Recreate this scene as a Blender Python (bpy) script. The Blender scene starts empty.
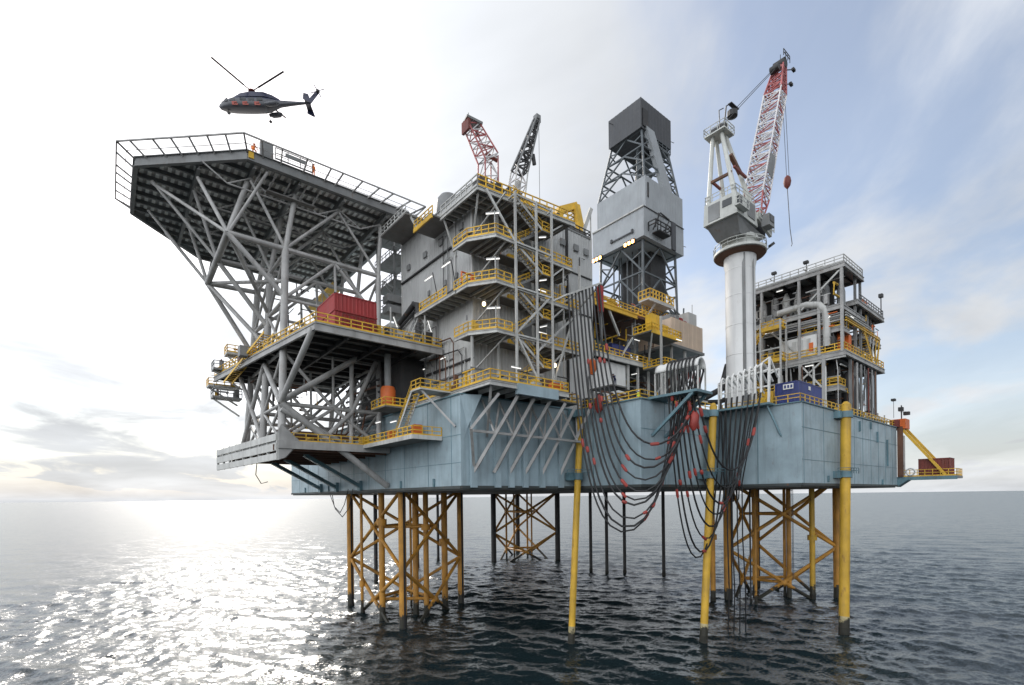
import bpy, math, random
import numpy as np
from mathutils import Vector, Matrix, noise
random.seed(7)
R = math.radians
sc = bpy.context.scene
COL = sc.collection

# ------------------------------------------------------------------ frames
YAW = math.atan2(.631, .776)
CA, SA = math.cos(YAW), math.sin(YAW)
OX, OY = -5.8, 56.7
def W(p):
    return Vector((OX + CA*p[0] - SA*p[1], OY + SA*p[0] + CA*p[1], p[2]))
BASE = {}

# ------------------------------------------------------------------ materials
MATS = {}
def ramp(nt, fac, stops):
    n = nt.nodes.new('ShaderNodeValToRGB')
    e = n.color_ramp.elements
    e[0].position, e[0].color = stops[0]
    e[1].position, e[1].color = stops[-1]
    for p, c in stops[1:-1]:
        x = e.new(p); x.color = c
    nt.links.new(fac, n.inputs[0])
    return n.outputs[0]
def mixc(nt, fac, a, b, mode='MIX'):
    n = nt.nodes.new('ShaderNodeMix'); n.data_type = 'RGBA'; n.blend_type = mode
    for sock, v in ((n.inputs[0], fac), (n.inputs[6], a), (n.inputs[7], b)):
        if isinstance(v, (int, float)): sock.default_value = v
        elif isinstance(v, tuple): sock.default_value = v if len(v) == 4 else (*v, 1)
        else: nt.links.new(v, sock)
    return n.outputs[2]
def noise_node(nt, vec, scale, detail=4, rough=.55, mapping=None):
    if mapping:
        mp = nt.nodes.new('ShaderNodeMapping'); mp.inputs['Scale'].default_value = mapping
        nt.links.new(vec, mp.inputs[0]); vec = mp.outputs[0]
    n = nt.nodes.new('ShaderNodeTexNoise')
    n.inputs['Scale'].default_value = scale; n.inputs['Detail'].default_value = detail
    n.inputs['Roughness'].default_value = rough
    nt.links.new(vec, n.inputs['Vector'])
    return n.outputs[0]
def paint(name, col, rough=.5, var=.25, streak=.25, rust=.15, metal=0.0, rustcol=(.16,.065,.025), stain=(.10,.09,.075), bump=.02, tide=False):
    if name in MATS: return MATS[name]
    m = bpy.data.materials.new(name); m.use_nodes = True
    nt = m.node_tree; b = nt.nodes['Principled BSDF']
    tc = nt.nodes.new('ShaderNodeTexCoord'); oi = nt.nodes.new('ShaderNodeObjectInfo')
    add = nt.nodes.new('ShaderNodeVectorMath'); add.operation = 'ADD'
    mul = nt.nodes.new('ShaderNodeMath'); mul.operation = 'MULTIPLY'; mul.inputs[1].default_value = 37
    nt.links.new(oi.outputs['Random'], mul.inputs[0])
    nt.links.new(tc.outputs['Object'], add.inputs[0]); nt.links.new(mul.outputs[0], add.inputs[1])
    v = add.outputs[0]
    n1 = noise_node(nt, v, .35, 5)
    lo = tuple(c*(1-var) for c in col); hi = tuple(min(1, c*(1+var*.7)) for c in col)
    c = ramp(nt, n1, [(.3, (*lo, 1)), (.7, (*hi, 1))])
    if streak:
        n2 = noise_node(nt, v, 1.0, 4, .6, (1.3, 1.3, .09))
        f = ramp(nt, n2, [(.5, (0,0,0,1)), (.78, (streak,)*3+(1,))])
        c = mixc(nt, f, c, (*stain, 1))
    if rust:
        n3 = noise_node(nt, v, 1.6, 6, .65, (1, 1, .45))
        f = ramp(nt, n3, [(.6, (0,0,0,1)), (.72, (rust*3 if rust*3 < 1 else 1,)*3+(1,))])
        c = mixc(nt, f, c, (*rustcol, 1))
    if tide:   # ragged marine growth in the splash zone
        ge = nt.nodes.new('ShaderNodeNewGeometry'); sp = nt.nodes.new('ShaderNodeSeparateXYZ'); nt.links.new(ge.outputs['Position'], sp.inputs[0])
        n5 = noise_node(nt, ge.outputs['Position'], 1.4, 5, .65)
        ml = nt.nodes.new('ShaderNodeMath'); ml.operation = 'MULTIPLY_ADD'; ml.inputs[1].default_value = -3.8; nt.links.new(n5, ml.inputs[0]); nt.links.new(sp.outputs[2], ml.inputs[2])
        f = ramp(nt, ml.outputs[0], [(.0, (1,1,1,1)), (.35, (0,0,0,1))])
        c = mixc(nt, f, c, (.022,.021,.014, 1))
    nt.links.new(c, b.inputs['Base Color'])
    n4 = noise_node(nt, v, 2.2, 3)
    rr = nt.nodes.new('ShaderNodeMapRange'); rr.inputs[3].default_value = max(.05, rough-.12); rr.inputs[4].default_value = min(1, rough+.18)
    nt.links.new(n4, rr.inputs[0]); nt.links.new(rr.outputs[0], b.inputs['Roughness'])
    b.inputs['Metallic'].default_value = metal
    if bump:
        bp = nt.nodes.new('ShaderNodeBump'); bp.inputs['Strength'].default_value = .35; bp.inputs['Distance'].default_value = bump
        nt.links.new(n1, bp.inputs['Height']); nt.links.new(bp.outputs[0], b.inputs['Normal'])
    MATS[name] = m
    return m
def glow(name, col, strength):
    m = bpy.data.materials.new(name); m.use_nodes = True
    b = m.node_tree.nodes['Principled BSDF']
    b.inputs['Base Color'].default_value = (.8,.8,.8,1)
    b.inputs['Emission Color'].default_value = (*col, 1); b.inputs['Emission Strength'].default_value = strength
    return m
STEEL  = paint('jacket_grey_paint', (.35,.345,.335), .5, .3, .5, .12)
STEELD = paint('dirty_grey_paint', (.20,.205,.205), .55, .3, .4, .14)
SOFFIT = paint('soffit_grey', (.30,.29,.28), .6, .25, .3, .15)
SOFP   = paint('soffit_plank', (.74,.73,.70), .5, .2, .3, .08)
ALU    = paint('deck_aluminium', (.42,.41,.40), .45, .2, .25, .06, .2)
CLAD   = paint('grey_cladding', (.40,.405,.40), .5, .12, .3, .05)
CLADL  = paint('pale_cladding', (.49,.49,.475), .5, .12, .25, .05)
YEL    = paint('yellow_paint', (.68,.41,.035), .5, .3, .25, .14)
YELP   = paint('leg_yellow_paint', (.55,.33,.03), .5, .3, .5, .2, tide=True)
SPLASH = paint('worn_splash_paint', (.42,.36,.20), .6, .3, .5, .2, tide=True)
LEGY   = paint('jacket_leg_paint', (.46,.22,.03), .55, .4, .55, .28, tide=True)
ORANGE = paint('orange_paint', (.62,.13,.02), .5, .2, .2, .08)
HULL   = paint('hull_blue_grey_paint', (.285,.37,.41), .42, .22, .55, .08, stain=(.12,.15,.155))
TEAL   = paint('teal_steel', (.11,.20,.235), .45, .3, .45, .08)
HULLD  = paint('hull_bottom_dark', (.05,.06,.06), .6, .3, .3, .2)
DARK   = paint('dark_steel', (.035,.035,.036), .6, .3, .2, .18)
RUSTB  = paint('rust_brown', (.13,.06,.035), .7, .4, .3, .3)
BLACKP = paint('black_pipe', (.02,.02,.021), .5, .3, .1, .12)
GROWTH = paint('marine_growth', (.02,.02,.015), .8, .5, .2, .1, bump=.15)
RED    = paint('red_container_paint', (.30,.022,.022), .5, .2, .3, .04)
BRICK  = paint('brown_red_container_paint', (.17,.035,.025), .6, .25, .3, .1)
BLUE   = paint('blue_container_paint', (.025,.04,.17), .45, .2, .25, .04)
GREEN  = paint('dark_green_paint', (.03,.07,.06), .5, .2, .3, .06)
BEIGE  = paint('beige_cladding', (.60,.47,.36), .55, .12, .3, .04)
WHITE  = paint('white_paint', (.68,.68,.66), .45, .1, .2, .05)
OFFW   = paint('off_white_steel', (.47,.47,.45), .5, .22, .45, .15)
DERR   = paint('derrick_cladding', (.30,.32,.335), .5, .12, .2, .02)
DERRD  = paint('derrick_crown_cladding', (.045,.048,.054), .5, .15, .15, .02)
DERRS  = paint('derrick_steel', (.085,.10,.11), .5, .25, .2, .06)
HOSE   = paint('hose_rubber', (.012,.012,.013), .5, .2, 0, 0, bump=0)
HRED   = paint('red_float', (.30,.04,.03), .5, .25, .1, 0, bump=0)
PEDW   = paint('crane_pedestal_grey', (.62,.62,.61), .5, .06, .2, .04)
CRW    = paint('crane_off_white', (.50,.51,.48), .5, .15, .3, .08)
BOOMR  = paint('boom_red', (.36,.09,.09), .5, .3, .2, .08)
BOOMW  = paint('boom_white', (.60,.58,.58), .5, .15, .25, .06)
GRAT   = paint('steel_grating', (.16,.155,.145), .6, .3, .3, .2)
HIVIS  = paint('hi_vis_yellow', (.62,.72,.05), .7, .1, 0, 0, bump=0)
OVERALL= paint('orange_overall', (.70,.17,.02), .8, .15, 0, 0, bump=0)
NAVY   = paint('navy_overall', (.02,.03,.08), .8, .15, 0, 0, bump=0)
SKIN   = paint('skin', (.50,.30,.21), .6, .1, 0, 0, bump=0)
GLASS  = paint('dark_glass', (.015,.02,.025), .08, .1, 0, 0, bump=0)
HELG   = paint('helicopter_grey', (.085,.088,.10), .35, .08, 0, 0, bump=0)
HELB   = paint('helicopter_blue', (.014,.018,.05), .3, .1, 0, 0, bump=0)
HELR   = paint('helicopter_red_marking', (.34,.05,.03), .4, .1, 0, 0, bump=0)
TUBE   = glow('fluorescent_tube', (1,.98,.93), 1.15)
FLOOD  = glow('orange_flood_lamp', (1,.42,.1), 14)
WARM   = glow('warm_lamp', (1,.72,.35), 6)

# ------------------------------------------------------------------ mesh builder
class M:
    def __init__(s): s.v = []; s.f = []
    def add(s, vs, fs):
        o = len(s.v); s.v += [tuple(p) for p in vs]; s.f += [tuple(i+o for i in f) for f in fs]; return s
    def box(s, a, b):
        x0,y0,z0 = a; x1,y1,z1 = b
        return s.add([(x0,y0,z0),(x1,y0,z0),(x1,y1,z0),(x0,y1,z0),(x0,y0,z1),(x1,y0,z1),(x1,y1,z1),(x0,y1,z1)],
              [(0,3,2,1),(4,5,6,7),(0,1,5,4),(1,2,6,5),(2,3,7,6),(3,0,4,7)])
    def beam(s, p, q, w, h, up=(0,0,1)):
        p, q = Vector(p), Vector(q); d = (q-p).normalized(); u = Vector(up)
        if abs(d.dot(u)) > .98: u = Vector((1,0,0))
        x = d.cross(u).normalized(); y = x.cross(d).normalized()
        r = []
        for c in (p, q):
            for a, b in ((-1,-1),(1,-1),(1,1),(-1,1)): r.append(c + x*(a*w/2) + y*(b*h/2))
        return s.add(r, [(0,3,2,1),(4,5,6,7),(0,1,5,4),(1,2,6,5),(2,3,7,6),(3,0,4,7)])
    def ibeam(s, p, q, w, h, t=.06):
        s.beam(p, q, t, h-.002)
        o = Vector((0,0,h/2-t/2)); p, q = Vector(p), Vector(q)
        s.beam(p+o, q+o, w, t); return s.beam(p-o, q-o, w, t)
    def tube(s, p, q, r, r2=None, n=8, cap=True):
        return s.path([p, q], r, n, [r, r if r2 is None else r2], cap)
    def path(s, pts, r, n=6, rs=None, cap=True):
        pts = [Vector(p) for p in pts]; k = len(pts); rs = rs or [r]*k
        ref = None; vs = []
        for i, p in enumerate(pts):
            d = (pts[min(i+1,k-1)] - pts[max(i-1,0)]).normalized()
            if ref is None or abs(ref.dot(d)) > .95:
                ref = Vector((0,0,1)) if abs(d.z) < .9 else Vector((1,0,0))
            x = d.cross(ref).normalized(); y = d.cross(x).normalized()
            ref = x.cross(d).normalized() if len(pts) > 2 else ref
            for j in range(n):
                a = 2*math.pi*(j+.5)/n
                vs.append(p + x*(math.cos(a)*rs[i]) + y*(math.sin(a)*rs[i]))
        fs = []
        for i in range(k-1):
            for j in range(n):
                a, b = i*n+j, i*n+(j+1) % n
                fs.append((a, a+n, b+n, b))
        if cap:
            fs.append(tuple(range(n))); fs.append(tuple(reversed(range((k-1)*n, k*n))))
        return s.add(vs, fs)
    def prism(s, poly, z0, z1):
        n = len(poly)
        vs = [(x,y,z0) for x,y in poly] + [(x,y,z1) for x,y in poly]
        fs = [tuple(reversed(range(n))), tuple(range(n, 2*n))] + [(i,(i+1)%n,n+(i+1)%n,n+i) for i in range(n)]
        return s.add(vs, fs)
    def lathe(s, c, prof, n=20):
        vs = []; fs = []
        for r, z in prof:
            for j in range(n):
                a = 2*math.pi*j/n; vs.append((c[0]+r*math.cos(a), c[1]+r*math.sin(a), c[2]+z))
        k = len(prof)
        for i in range(k-1):
            for j in range(n): fs.append((i*n+j, i*n+(j+1)%n, (i+1)*n+(j+1)%n, (i+1)*n+j))
        fs.append(tuple(reversed(range(n)))); fs.append(tuple(range((k-1)*n, k*n)))
        return s.add(vs, fs)
    def rail(s, pts, h=1.1, step=1.5, r=.035, toe=True, close=False):
        r *= 1.15
        pts = [Vector(p) for p in pts]
        if close: pts = pts + [pts[0]]
        for a, b in zip(pts[:-1], pts[1:]):
            L = (b-a).length; n = max(1, round(L/step))
            for i in range(n+1):
                p = a.lerp(b, i/n); s.beam(p, p+Vector((0,0,h)), r*2, r*2)
            for hh in (h, h*.55): s.beam(a+Vector((0,0,hh)), b+Vector((0,0,hh)), r*2, r*2)
            if toe: s.beam(a+Vector((0,0,.12)), b+Vector((0,0,.12)), .03, .22)
        return s
    def corr(s, a, b, z0, z1, pitch=.5, depth=.06, th=.12):
        """corrugated wall from (u,v) a to b, ribs proud to the right hand side of a->b"""
        a, b = Vector((*a,0)), Vector((*b,0)); d = (b-a); L = d.length; d.normalize(); nrm = Vector((d.y,-d.x,0))
        n = max(1, round(L/pitch)); pr = []
        for i in range(n):
            for f, o in ((0,0),(.55,0),(.65,1),(.9,1)): pr.append(a + d*((i+f)*L/n) + nrm*(depth*o))
        pr.append(b.copy())
        back = [b - nrm*th, a - nrm*th]
        poly = [(p.x,p.y) for p in pr+back]
        return s.prism(poly, z0, z1)
    def stair(s, top, bot, w, nt=12, wdir=None):
        top, bot = Vector(top), Vector(bot); d = bot-top; h = Vector((d.x,d.y,0)).normalized()
        side = Vector((-h.y,h.x,0))
        for k in (-1,1): s.beam(top+side*(k*w/2), bot+side*(k*w/2), .07, .3)
        for i in range(1, nt):
            p = top.lerp(bot, i/nt); s.beam(p-side*(w/2-.04), p+side*(w/2-.04), .26, .05, up=(0,0,1))
        return s
    def stair_rail(s, top, bot, w):
        top, bot = Vector(top), Vector(bot); d = bot-top; h = Vector((d.x,d.y,0)).normalized(); side = Vector((-h.y,h.x,0))
        for k in (-1,1):
            a, b = top+side*(k*w/2), bot+side*(k*w/2)
            for hh in (.55,1.0): s.beam(a+Vector((0,0,hh)), b+Vector((0,0,hh)), .06, .06)
            for i in range(4):
                p = a.lerp(b, i/3); s.beam(p, p+Vector((0,0,1)), .06, .06)
        return s
    def out(s, name, mat, parent=None, smooth=False, base=None):
        """link as ONE mesh object; verts are in platform coordinates"""
        me = bpy.data.meshes.new(name)
        if parent is not None: b = BASE[parent.name]
        elif base is not None: b = Vector(base)
        else:
            zs = min(p[2] for p in s.v); n = len(s.v)
            b = Vector((sum(p[0] for p in s.v)/n, sum(p[1] for p in s.v)/n, zs))
        me.from_pydata([Vector(p)-b for p in s.v], [], s.f)
        ms = mat if isinstance(mat, (list, tuple)) else [mat]
        for m in ms: me.materials.append(m)
        o = bpy.data.objects.new(name, me); COL.objects.link(o)
        if smooth:
            for p in me.polygons: p.use_smooth = True
            try: me.set_sharp_from_angle(angle=R(40))
            except Exception: pass
        if parent is not None: o.parent = parent
        else:
            o.location = W(b); o.rotation_euler = (0,0,YAW)
        BASE[o.name] = b
        return o
def tag(o, label=None, cat=None, group=None, kind=None):
    if label: o['label'] = label
    if cat: o['category'] = cat
    if group: o['group'] = group
    if kind: o['kind'] = kind
    return o
def thing(name, label, cat, base, group=None):
    o = bpy.data.objects.new(name, None); COL.objects.link(o)
    o.empty_display_size = .3
    o.location = W(base); o.rotation_euler = (0,0,YAW); BASE[o.name] = Vector(base)
    return tag(o, label, cat, group)
def tubes(name, mat, parent, segs, r, n=8):
    for sgm in segs:
        rr = sgm[2] if len(sgm) > 2 else r
        M().tube(sgm[0], sgm[1], rr, n=n).out(name, mat, parent, True)
def lamp(p, q, parent, mat=None):
    """fluorescent fitting: housing with a glowing tube under it"""
    p, q = Vector(p), Vector(q)
    h = M().beam(p+Vector((0,0,.09)), q+Vector((0,0,.09)), .22, .10).out('lamp_housing', OFFW, parent)
    M().beam(p, q, .11, .07).out('lamp_tube', mat or TUBE, h)
    return h
def lattice(parent, c0, c1, n, rc, rb, matc, matb, bands=None):
    """four-chord lattice between corner quads c0 and c1: four chords + lacing"""
    c0 = [Vector(p) for p in c0]; c1 = [Vector(p) for p in c1]
    for a, b in zip(c0, c1): M().tube(a, b, rc, n=6).out('chord', matc, parent, True)
    cur = None
    for i in range(n+1):
        q = [a.lerp(b, i/n) for a, b in zip(c0, c1)]
        mt = matb if bands is None else bands(i/n)
        if cur is None or cur[1] is not mt:
            if cur: cur[0].out('lacing', cur[1], parent)
            cur = (M(), mt)
        m = cur[0]
        for k in range(4): m.beam(q[k], q[(k+1)%4], rb*2, rb*2)
        if i < n:
            q2 = [a.lerp(b, (i+1)/n) for a, b in zip(c0, c1)]
            for k in range(4):
                a, b = (q[k], q2[(k+1)%4]) if (i+k) % 2 == 0 else (q[(k+1)%4], q2[k])
                m.beam(a, b, rb*2, rb*2)
    cur[0].out('lacing', cur[1], parent)
def clutter(parent, box, n, mats, rnd, pipes=.5, smax=1.2):
    """loose small equipment and short pipe runs inside a box (u0,u1,v0,v1,z0,z1); boxes stand on z0"""
    u0,u1,v0,v1,z0,z1 = box
    for k in range(n):
        mt = rnd.choice(mats)
        if rnd.random() < pipes:
            p = Vector((rnd.uniform(u0,u1), rnd.uniform(v0,v1), rnd.uniform(z0+.2,z1))); pts = [p]
            for j in range(rnd.randint(1,3)):
                ax = Vector(rnd.choice([(1,0,0),(0,1,0),(0,0,1)])); q = pts[-1] + ax*rnd.choice([-1,1])*rnd.uniform(.6,2.6)
                q = Vector((min(max(q.x,u0),u1), min(max(q.y,v0),v1), min(max(q.z,z0),z1)))
                if (q-pts[-1]).length > .35: pts.append(q)
            if len(pts) > 1: M().path(pts, rnd.uniform(.05,.14)).out('pipe', mt, parent, True)
        else:
            s_ = rnd.uniform(.3,smax); u = rnd.uniform(u0,max(u0,u1-s_)); v = rnd.uniform(v0,max(v0,v1-s_*.7))
            M().box((u,v,z0),(u+s_,v+s_*.7,z0+rnd.uniform(.4,min(2.2,z1-z0)))).out('equipment_box', mt, parent)

# ------------------------------------------------------------------ camera
cam = bpy.data.cameras.new('camera'); co = bpy.data.objects.new('camera', cam); COL.objects.link(co)
TH = .0118; c_, s_ = math.cos(TH), math.sin(TH)
mat = Matrix(((c_, s_, 0, 0), (0, 0, -1, 0), (-s_, c_, 0, 20), (0, 0, 0, 1)))
co.matrix_world = mat
cam.sensor_width = 36; cam.lens = 495/1024*36; cam.shift_y = 154/1024
cam.clip_start = .5; cam.clip_end = 120000
sc.camera = co

# ------------------------------------------------------------------ light and sky
SUN_AZ, SUN_EL = R(-31), R(32)      # azimuth from +Y towards +X
sd = Vector((math.sin(SUN_AZ)*math.cos(SUN_EL), math.cos(SUN_AZ)*math.cos(SUN_EL), math.sin(SUN_EL)))
sun = bpy.data.lights.new('sun', 'SUN'); so = bpy.data.objects.new('sun', sun); COL.objects.link(so)
so.rotation_euler = sd.to_track_quat('Z', 'Y').to_euler(); so.location = (0,0,200)
sun.energy = 3.6; sun.angle = R(14.0); sun.color = (1, .93, .84)
w = bpy.data.worlds.new('World'); sc.world = w; w.use_nodes = True
nt = w.node_tree; L = nt.links
bg = nt.nodes['Background']
def mth(op, a, b=None, c=None, clamp=False):
    n = nt.nodes.new('ShaderNodeMath'); n.operation = op; n.use_clamp = clamp
    for i, x in enumerate((a, b, c)):
        if x is None: continue
        if isinstance(x, (int, float)): n.inputs[i].default_value = x
        else: L.new(x, n.inputs[i])
    return n.outputs[0]
sky = nt.nodes.new('ShaderNodeTexSky'); sky.sky_type = 'NISHITA'; sky.sun_disc = False
sky.sun_elevation = SUN_EL; sky.sun_rotation = SUN_AZ; sky.air_density = 1.0; sky.dust_density = .7; sky.ozone_density = 1.0
tc = nt.nodes.new('ShaderNodeTexCoord')
nrm = nt.nodes.new('ShaderNodeVectorMath'); nrm.operation = 'NORMALIZE'; L.new(tc.outputs['Generated'], nrm.inputs[0])
sep = nt.nodes.new('ShaderNodeSeparateXYZ'); L.new(nrm.outputs[0], sep.inputs[0])
dt = nt.nodes.new('ShaderNodeVectorMath'); dt.operation = 'DOT_PRODUCT'; L.new(nrm.outputs[0], dt.inputs[0]); dt.inputs[1].default_value = sd
cosd = mth('MAXIMUM', dt.outputs['Value'], 0.0)
g1 = mth('POWER', cosd, 4.0); g2 = mth('POWER', cosd, 11.0)
lowair = nt.nodes.new('ShaderNodeMapRange'); lowair.interpolation_type = 'SMOOTHSTEP'; L.new(sep.outputs[2], lowair.inputs[0])
lowair.inputs[1].default_value = .0; lowair.inputs[2].default_value = .36; lowair.inputs[3].default_value = .04; lowair.inputs[4].default_value = 1.0
glw = mth('MULTIPLY', mth('ADD', mth('MULTIPLY', g1, .7), mth('MULTIPLY', g2, 4.6)), lowair.outputs[0])
zc = mth('ADD', mth('MAXIMUM', sep.outputs[2], 0.0), .16)
cmb = nt.nodes.new('ShaderNodeCombineXYZ')
L.new(mth('DIVIDE', sep.outputs[0], zc), cmb.inputs[0]); L.new(mth('DIVIDE', sep.outputs[1], zc), cmb.inputs[1])
def wn(scale, detail, rough, off, dist=0.0):
    mp = nt.nodes.new('ShaderNodeMapping'); mp.inputs['Location'].default_value = off; mp.inputs['Scale'].default_value = (1, .75, 1)
    L.new(cmb.outputs[0], mp.inputs[0])
    n = nt.nodes.new('ShaderNodeTexNoise'); n.inputs['Scale'].default_value = scale; n.inputs['Detail'].default_value = detail
    n.inputs['Roughness'].default_value = rough; n.inputs['Distortion'].default_value = dist
    L.new(mp.outputs[0], n.inputs['Vector']); return n.outputs[0]
na = wn(1.5, 8, .55, (3.1, 1.7, 0), .5); nb = wn(.45, 4, .5, (7.3, 2.2, 4))
cl = mth('ADD', mth('MULTIPLY', na, .65), mth('MULTIPLY', nb, .45))
mr = nt.nodes.new('ShaderNodeMapRange'); mr.interpolation_type = 'SMOOTHSTEP'
L.new(cl, mr.inputs[0]); mr.inputs[1].default_value = .42; mr.inputs[2].default_value = .60
hz = mth('POWER', mth('SUBTRACT', 1.0, mth('MAXIMUM', sep.outputs[2], 0.0)), 4.2)
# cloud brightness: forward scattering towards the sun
# added bright cloud bank behind-left of the camera, fills the shaded left faces
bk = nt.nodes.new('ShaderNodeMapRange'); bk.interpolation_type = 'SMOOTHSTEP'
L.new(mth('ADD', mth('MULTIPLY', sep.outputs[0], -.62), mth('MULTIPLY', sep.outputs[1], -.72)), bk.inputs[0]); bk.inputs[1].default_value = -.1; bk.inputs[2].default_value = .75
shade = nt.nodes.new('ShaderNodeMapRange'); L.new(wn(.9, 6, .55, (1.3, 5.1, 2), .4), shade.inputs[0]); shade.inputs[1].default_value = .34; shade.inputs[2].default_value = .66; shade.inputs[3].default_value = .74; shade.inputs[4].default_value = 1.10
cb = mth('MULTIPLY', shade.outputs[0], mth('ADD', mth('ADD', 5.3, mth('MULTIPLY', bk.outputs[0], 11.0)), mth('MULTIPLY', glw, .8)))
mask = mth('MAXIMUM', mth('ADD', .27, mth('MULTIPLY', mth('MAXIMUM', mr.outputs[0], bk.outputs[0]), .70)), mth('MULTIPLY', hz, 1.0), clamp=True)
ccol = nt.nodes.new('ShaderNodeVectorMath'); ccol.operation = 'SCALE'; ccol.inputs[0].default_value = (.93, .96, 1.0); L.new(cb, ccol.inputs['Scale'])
skyb = nt.nodes.new('ShaderNodeVectorMath'); skyb.operation = 'MULTIPLY_ADD'
L.new(sky.outputs[0], skyb.inputs[0]); skyb.inputs[1].default_value = (1.12, 1.08, 1.06)
gc = nt.nodes.new('ShaderNodeVectorMath'); gc.operation = 'SCALE'; gc.inputs[0].default_value = (1, .98, .95); L.new(glw, gc.inputs['Scale'])
L.new(gc.outputs[0], skyb.inputs[2])
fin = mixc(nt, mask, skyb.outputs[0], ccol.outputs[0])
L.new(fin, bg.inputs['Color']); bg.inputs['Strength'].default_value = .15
sc.view_settings.view_transform = 'Standard'; sc.view_settings.look = 'None'; sc.view_settings.exposure = 0.12; sc.view_settings.gamma = 1

# ------------------------------------------------------------------ sea
def axis(lo, hi, st, far):
    core = list(np.arange(lo, hi+1e-6, st)); up = []; x = hi; d = st
    while x < far: d *= 1.035; x += d; up.append(x)
    dn = []; x = lo; d = st
    while x > -far: d *= 1.09; x -= d; dn.append(x)
    return np.array(dn[::-1] + core + up)
xs = axis(-95, 105, .45, 45000); ys = axis(42, 150, .42, 45000)
X, Y = np.meshgrid(xs, ys); X0, Y0 = X.copy(), Y.copy()
SX = np.gradient(xs)[None, :]; SY = np.gradient(ys)[:, None]; SP = np.maximum(SX + 0*Y, SY + 0*X)
rng = np.random.default_rng(11)
Z = np.zeros_like(X); DX = np.zeros_like(X); DY = np.zeros_like(X)
NW = 84
for i in range(NW):
    lam = .95*(15/.95)**((i+rng.random())/NW)
    th = R(-115) + rng.normal(0, .62)
    k = 2*math.pi/lam; a = .033*lam/(2*math.pi)*(.5 if lam > 6 else (.8 if lam > 3 else 1.15))
    ph = k*(math.cos(th)*X0 + math.sin(th)*Y0) + rng.random()*6.283
    fade = np.clip(lam/(2.2*SP) - .6, 0, 1)
    Z += a*fade*np.cos(ph); DX -= .8*a*fade*math.cos(th)*np.sin(ph); DY -= .8*a*fade*math.sin(th)*np.sin(ph)
X = X + DX; Y = Y + DY
ny, nx = X.shape
co3 = np.stack([X, Y, Z], -1).reshape(-1, 3).astype(np.float32)
idx = np.arange(nx*ny).reshape(ny, nx)
q = np.stack([idx[:-1,:-1], idx[:-1,1:], idx[1:,1:], idx[1:,:-1]], -1).reshape(-1, 4).astype(np.int32)
me = bpy.data.meshes.new('sea'); me.vertices.add(len(co3)); me.vertices.foreach_set('co', co3.ravel())
me.loops.add(q.size); me.loops.foreach_set('vertex_index', q.ravel()); me.polygons.add(len(q))
me.polygons.foreach_set('loop_start', np.arange(0, q.size, 4, dtype=np.int32)); me.polygons.foreach_set('loop_total', np.full(len(q), 4, np.int32))
me.polygons.foreach_set('use_smooth', np.ones(len(q), bool)); me.update(calc_edges=True)
sea = bpy.data.objects.new('sea', me); COL.objects.link(sea); sea['kind'] = 'structure'
m = bpy.data.materials.new('sea_water'); m.use_nodes = True; n_ = m.node_tree; b = n_.nodes['Principled BSDF']
b.inputs['Base Color'].default_value = (.010, .019, .022, 1); b.inputs['Roughness'].default_value = .22; b.inputs['IOR'].default_value = 1.42
geo = n_.nodes.new('ShaderNodeNewGeometry')
def slopes(scale, amt, detail, rough, sx=1.0, sy=1.0):
    mp = n_.nodes.new('ShaderNodeMapping'); mp.inputs['Scale'].default_value = (sx, sy, 1); mp.inputs['Rotation'].default_value = (0,0,R(-24))
    n_.links.new(geo.outputs['Position'], mp.inputs[0])
    t = n_.nodes.new('ShaderNodeTexNoise'); t.inputs['Scale'].default_value = scale; t.inputs['Detail'].default_value = detail; t.inputs['Roughness'].default_value = rough
    n_.links.new(mp.outputs[0], t.inputs['Vector'])
    a = n_.nodes.new('ShaderNodeVectorMath'); a.operation = 'SUBTRACT'; n_.links.new(t.outputs['Color'], a.inputs[0]); a.inputs[1].default_value = (.5,.5,.5)
    b_ = n_.nodes.new('ShaderNodeVectorMath'); b_.operation = 'MULTIPLY'; n_.links.new(a.outputs[0], b_.inputs[0]); b_.inputs[1].default_value = (amt, amt, 0)
    return b_.outputs[0]
def vadd(a, b_):
    n = n_.nodes.new('ShaderNodeVectorMath'); n.operation = 'ADD'; n_.links.new(a, n.inputs[0]); n_.links.new(b_, n.inputs[1]); return n.outputs[0]
tot = vadd(vadd(vadd(geo.outputs['Normal'], slopes(.7, .5, 6, .66, 1, 1.5)), slopes(.14, .26, 3, .5, 1, 1.9)), slopes(2.6, .72, 4, .62, 1, 1.3))
nz = n_.nodes.new('ShaderNodeVectorMath'); nz.operation = 'NORMALIZE'; n_.links.new(tot, nz.inputs[0]); n_.links.new(nz.outputs[0], b.inputs['Normal'])
me.materials.append(m)

# ================================================================== HULL
HT, HB = 31.8, 20.8
hull = thing('platform_hull', 'big blue-grey steel barge hull with stepped front carrying the whole rig above the sea', 'platform hull', (35, 25, HB))
poly = [(0,0),(19.2,0),(19.2,-10.7),(38.2,-10.7),(38.2,-21.7),(81.2,-21.7),(84,-19),(86,95),(56,95),(0,68)]
M().prism(poly, HB+.25, HT).out('shell', HULL, hull)
M().prism([(x*.995+.2, y*.995+.1) for x, y in poly], HB, HB+.25).out('bottom_plate', HULLD, hull)
# fender strip along the bottom edge and deck edge coaming
m = M(); m2 = M()
for a, b in zip(poly, poly[1:]+poly[:1]):
    d = (Vector((*b,0))-Vector((*a,0))).normalized(); n = Vector((d.y,-d.x,0))*.06
    m.beam(Vector((*a,HB+.35))+n, Vector((*b,HB+.35))+n, .14, .34)
    m2.beam(Vector((*a,HT+.06))+n, Vector((*b,HT+.06))+n, .3, .14)
m.out('bottom_fender', HULLD, hull); m2.out('deck_edge', TEAL, hull)
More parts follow.
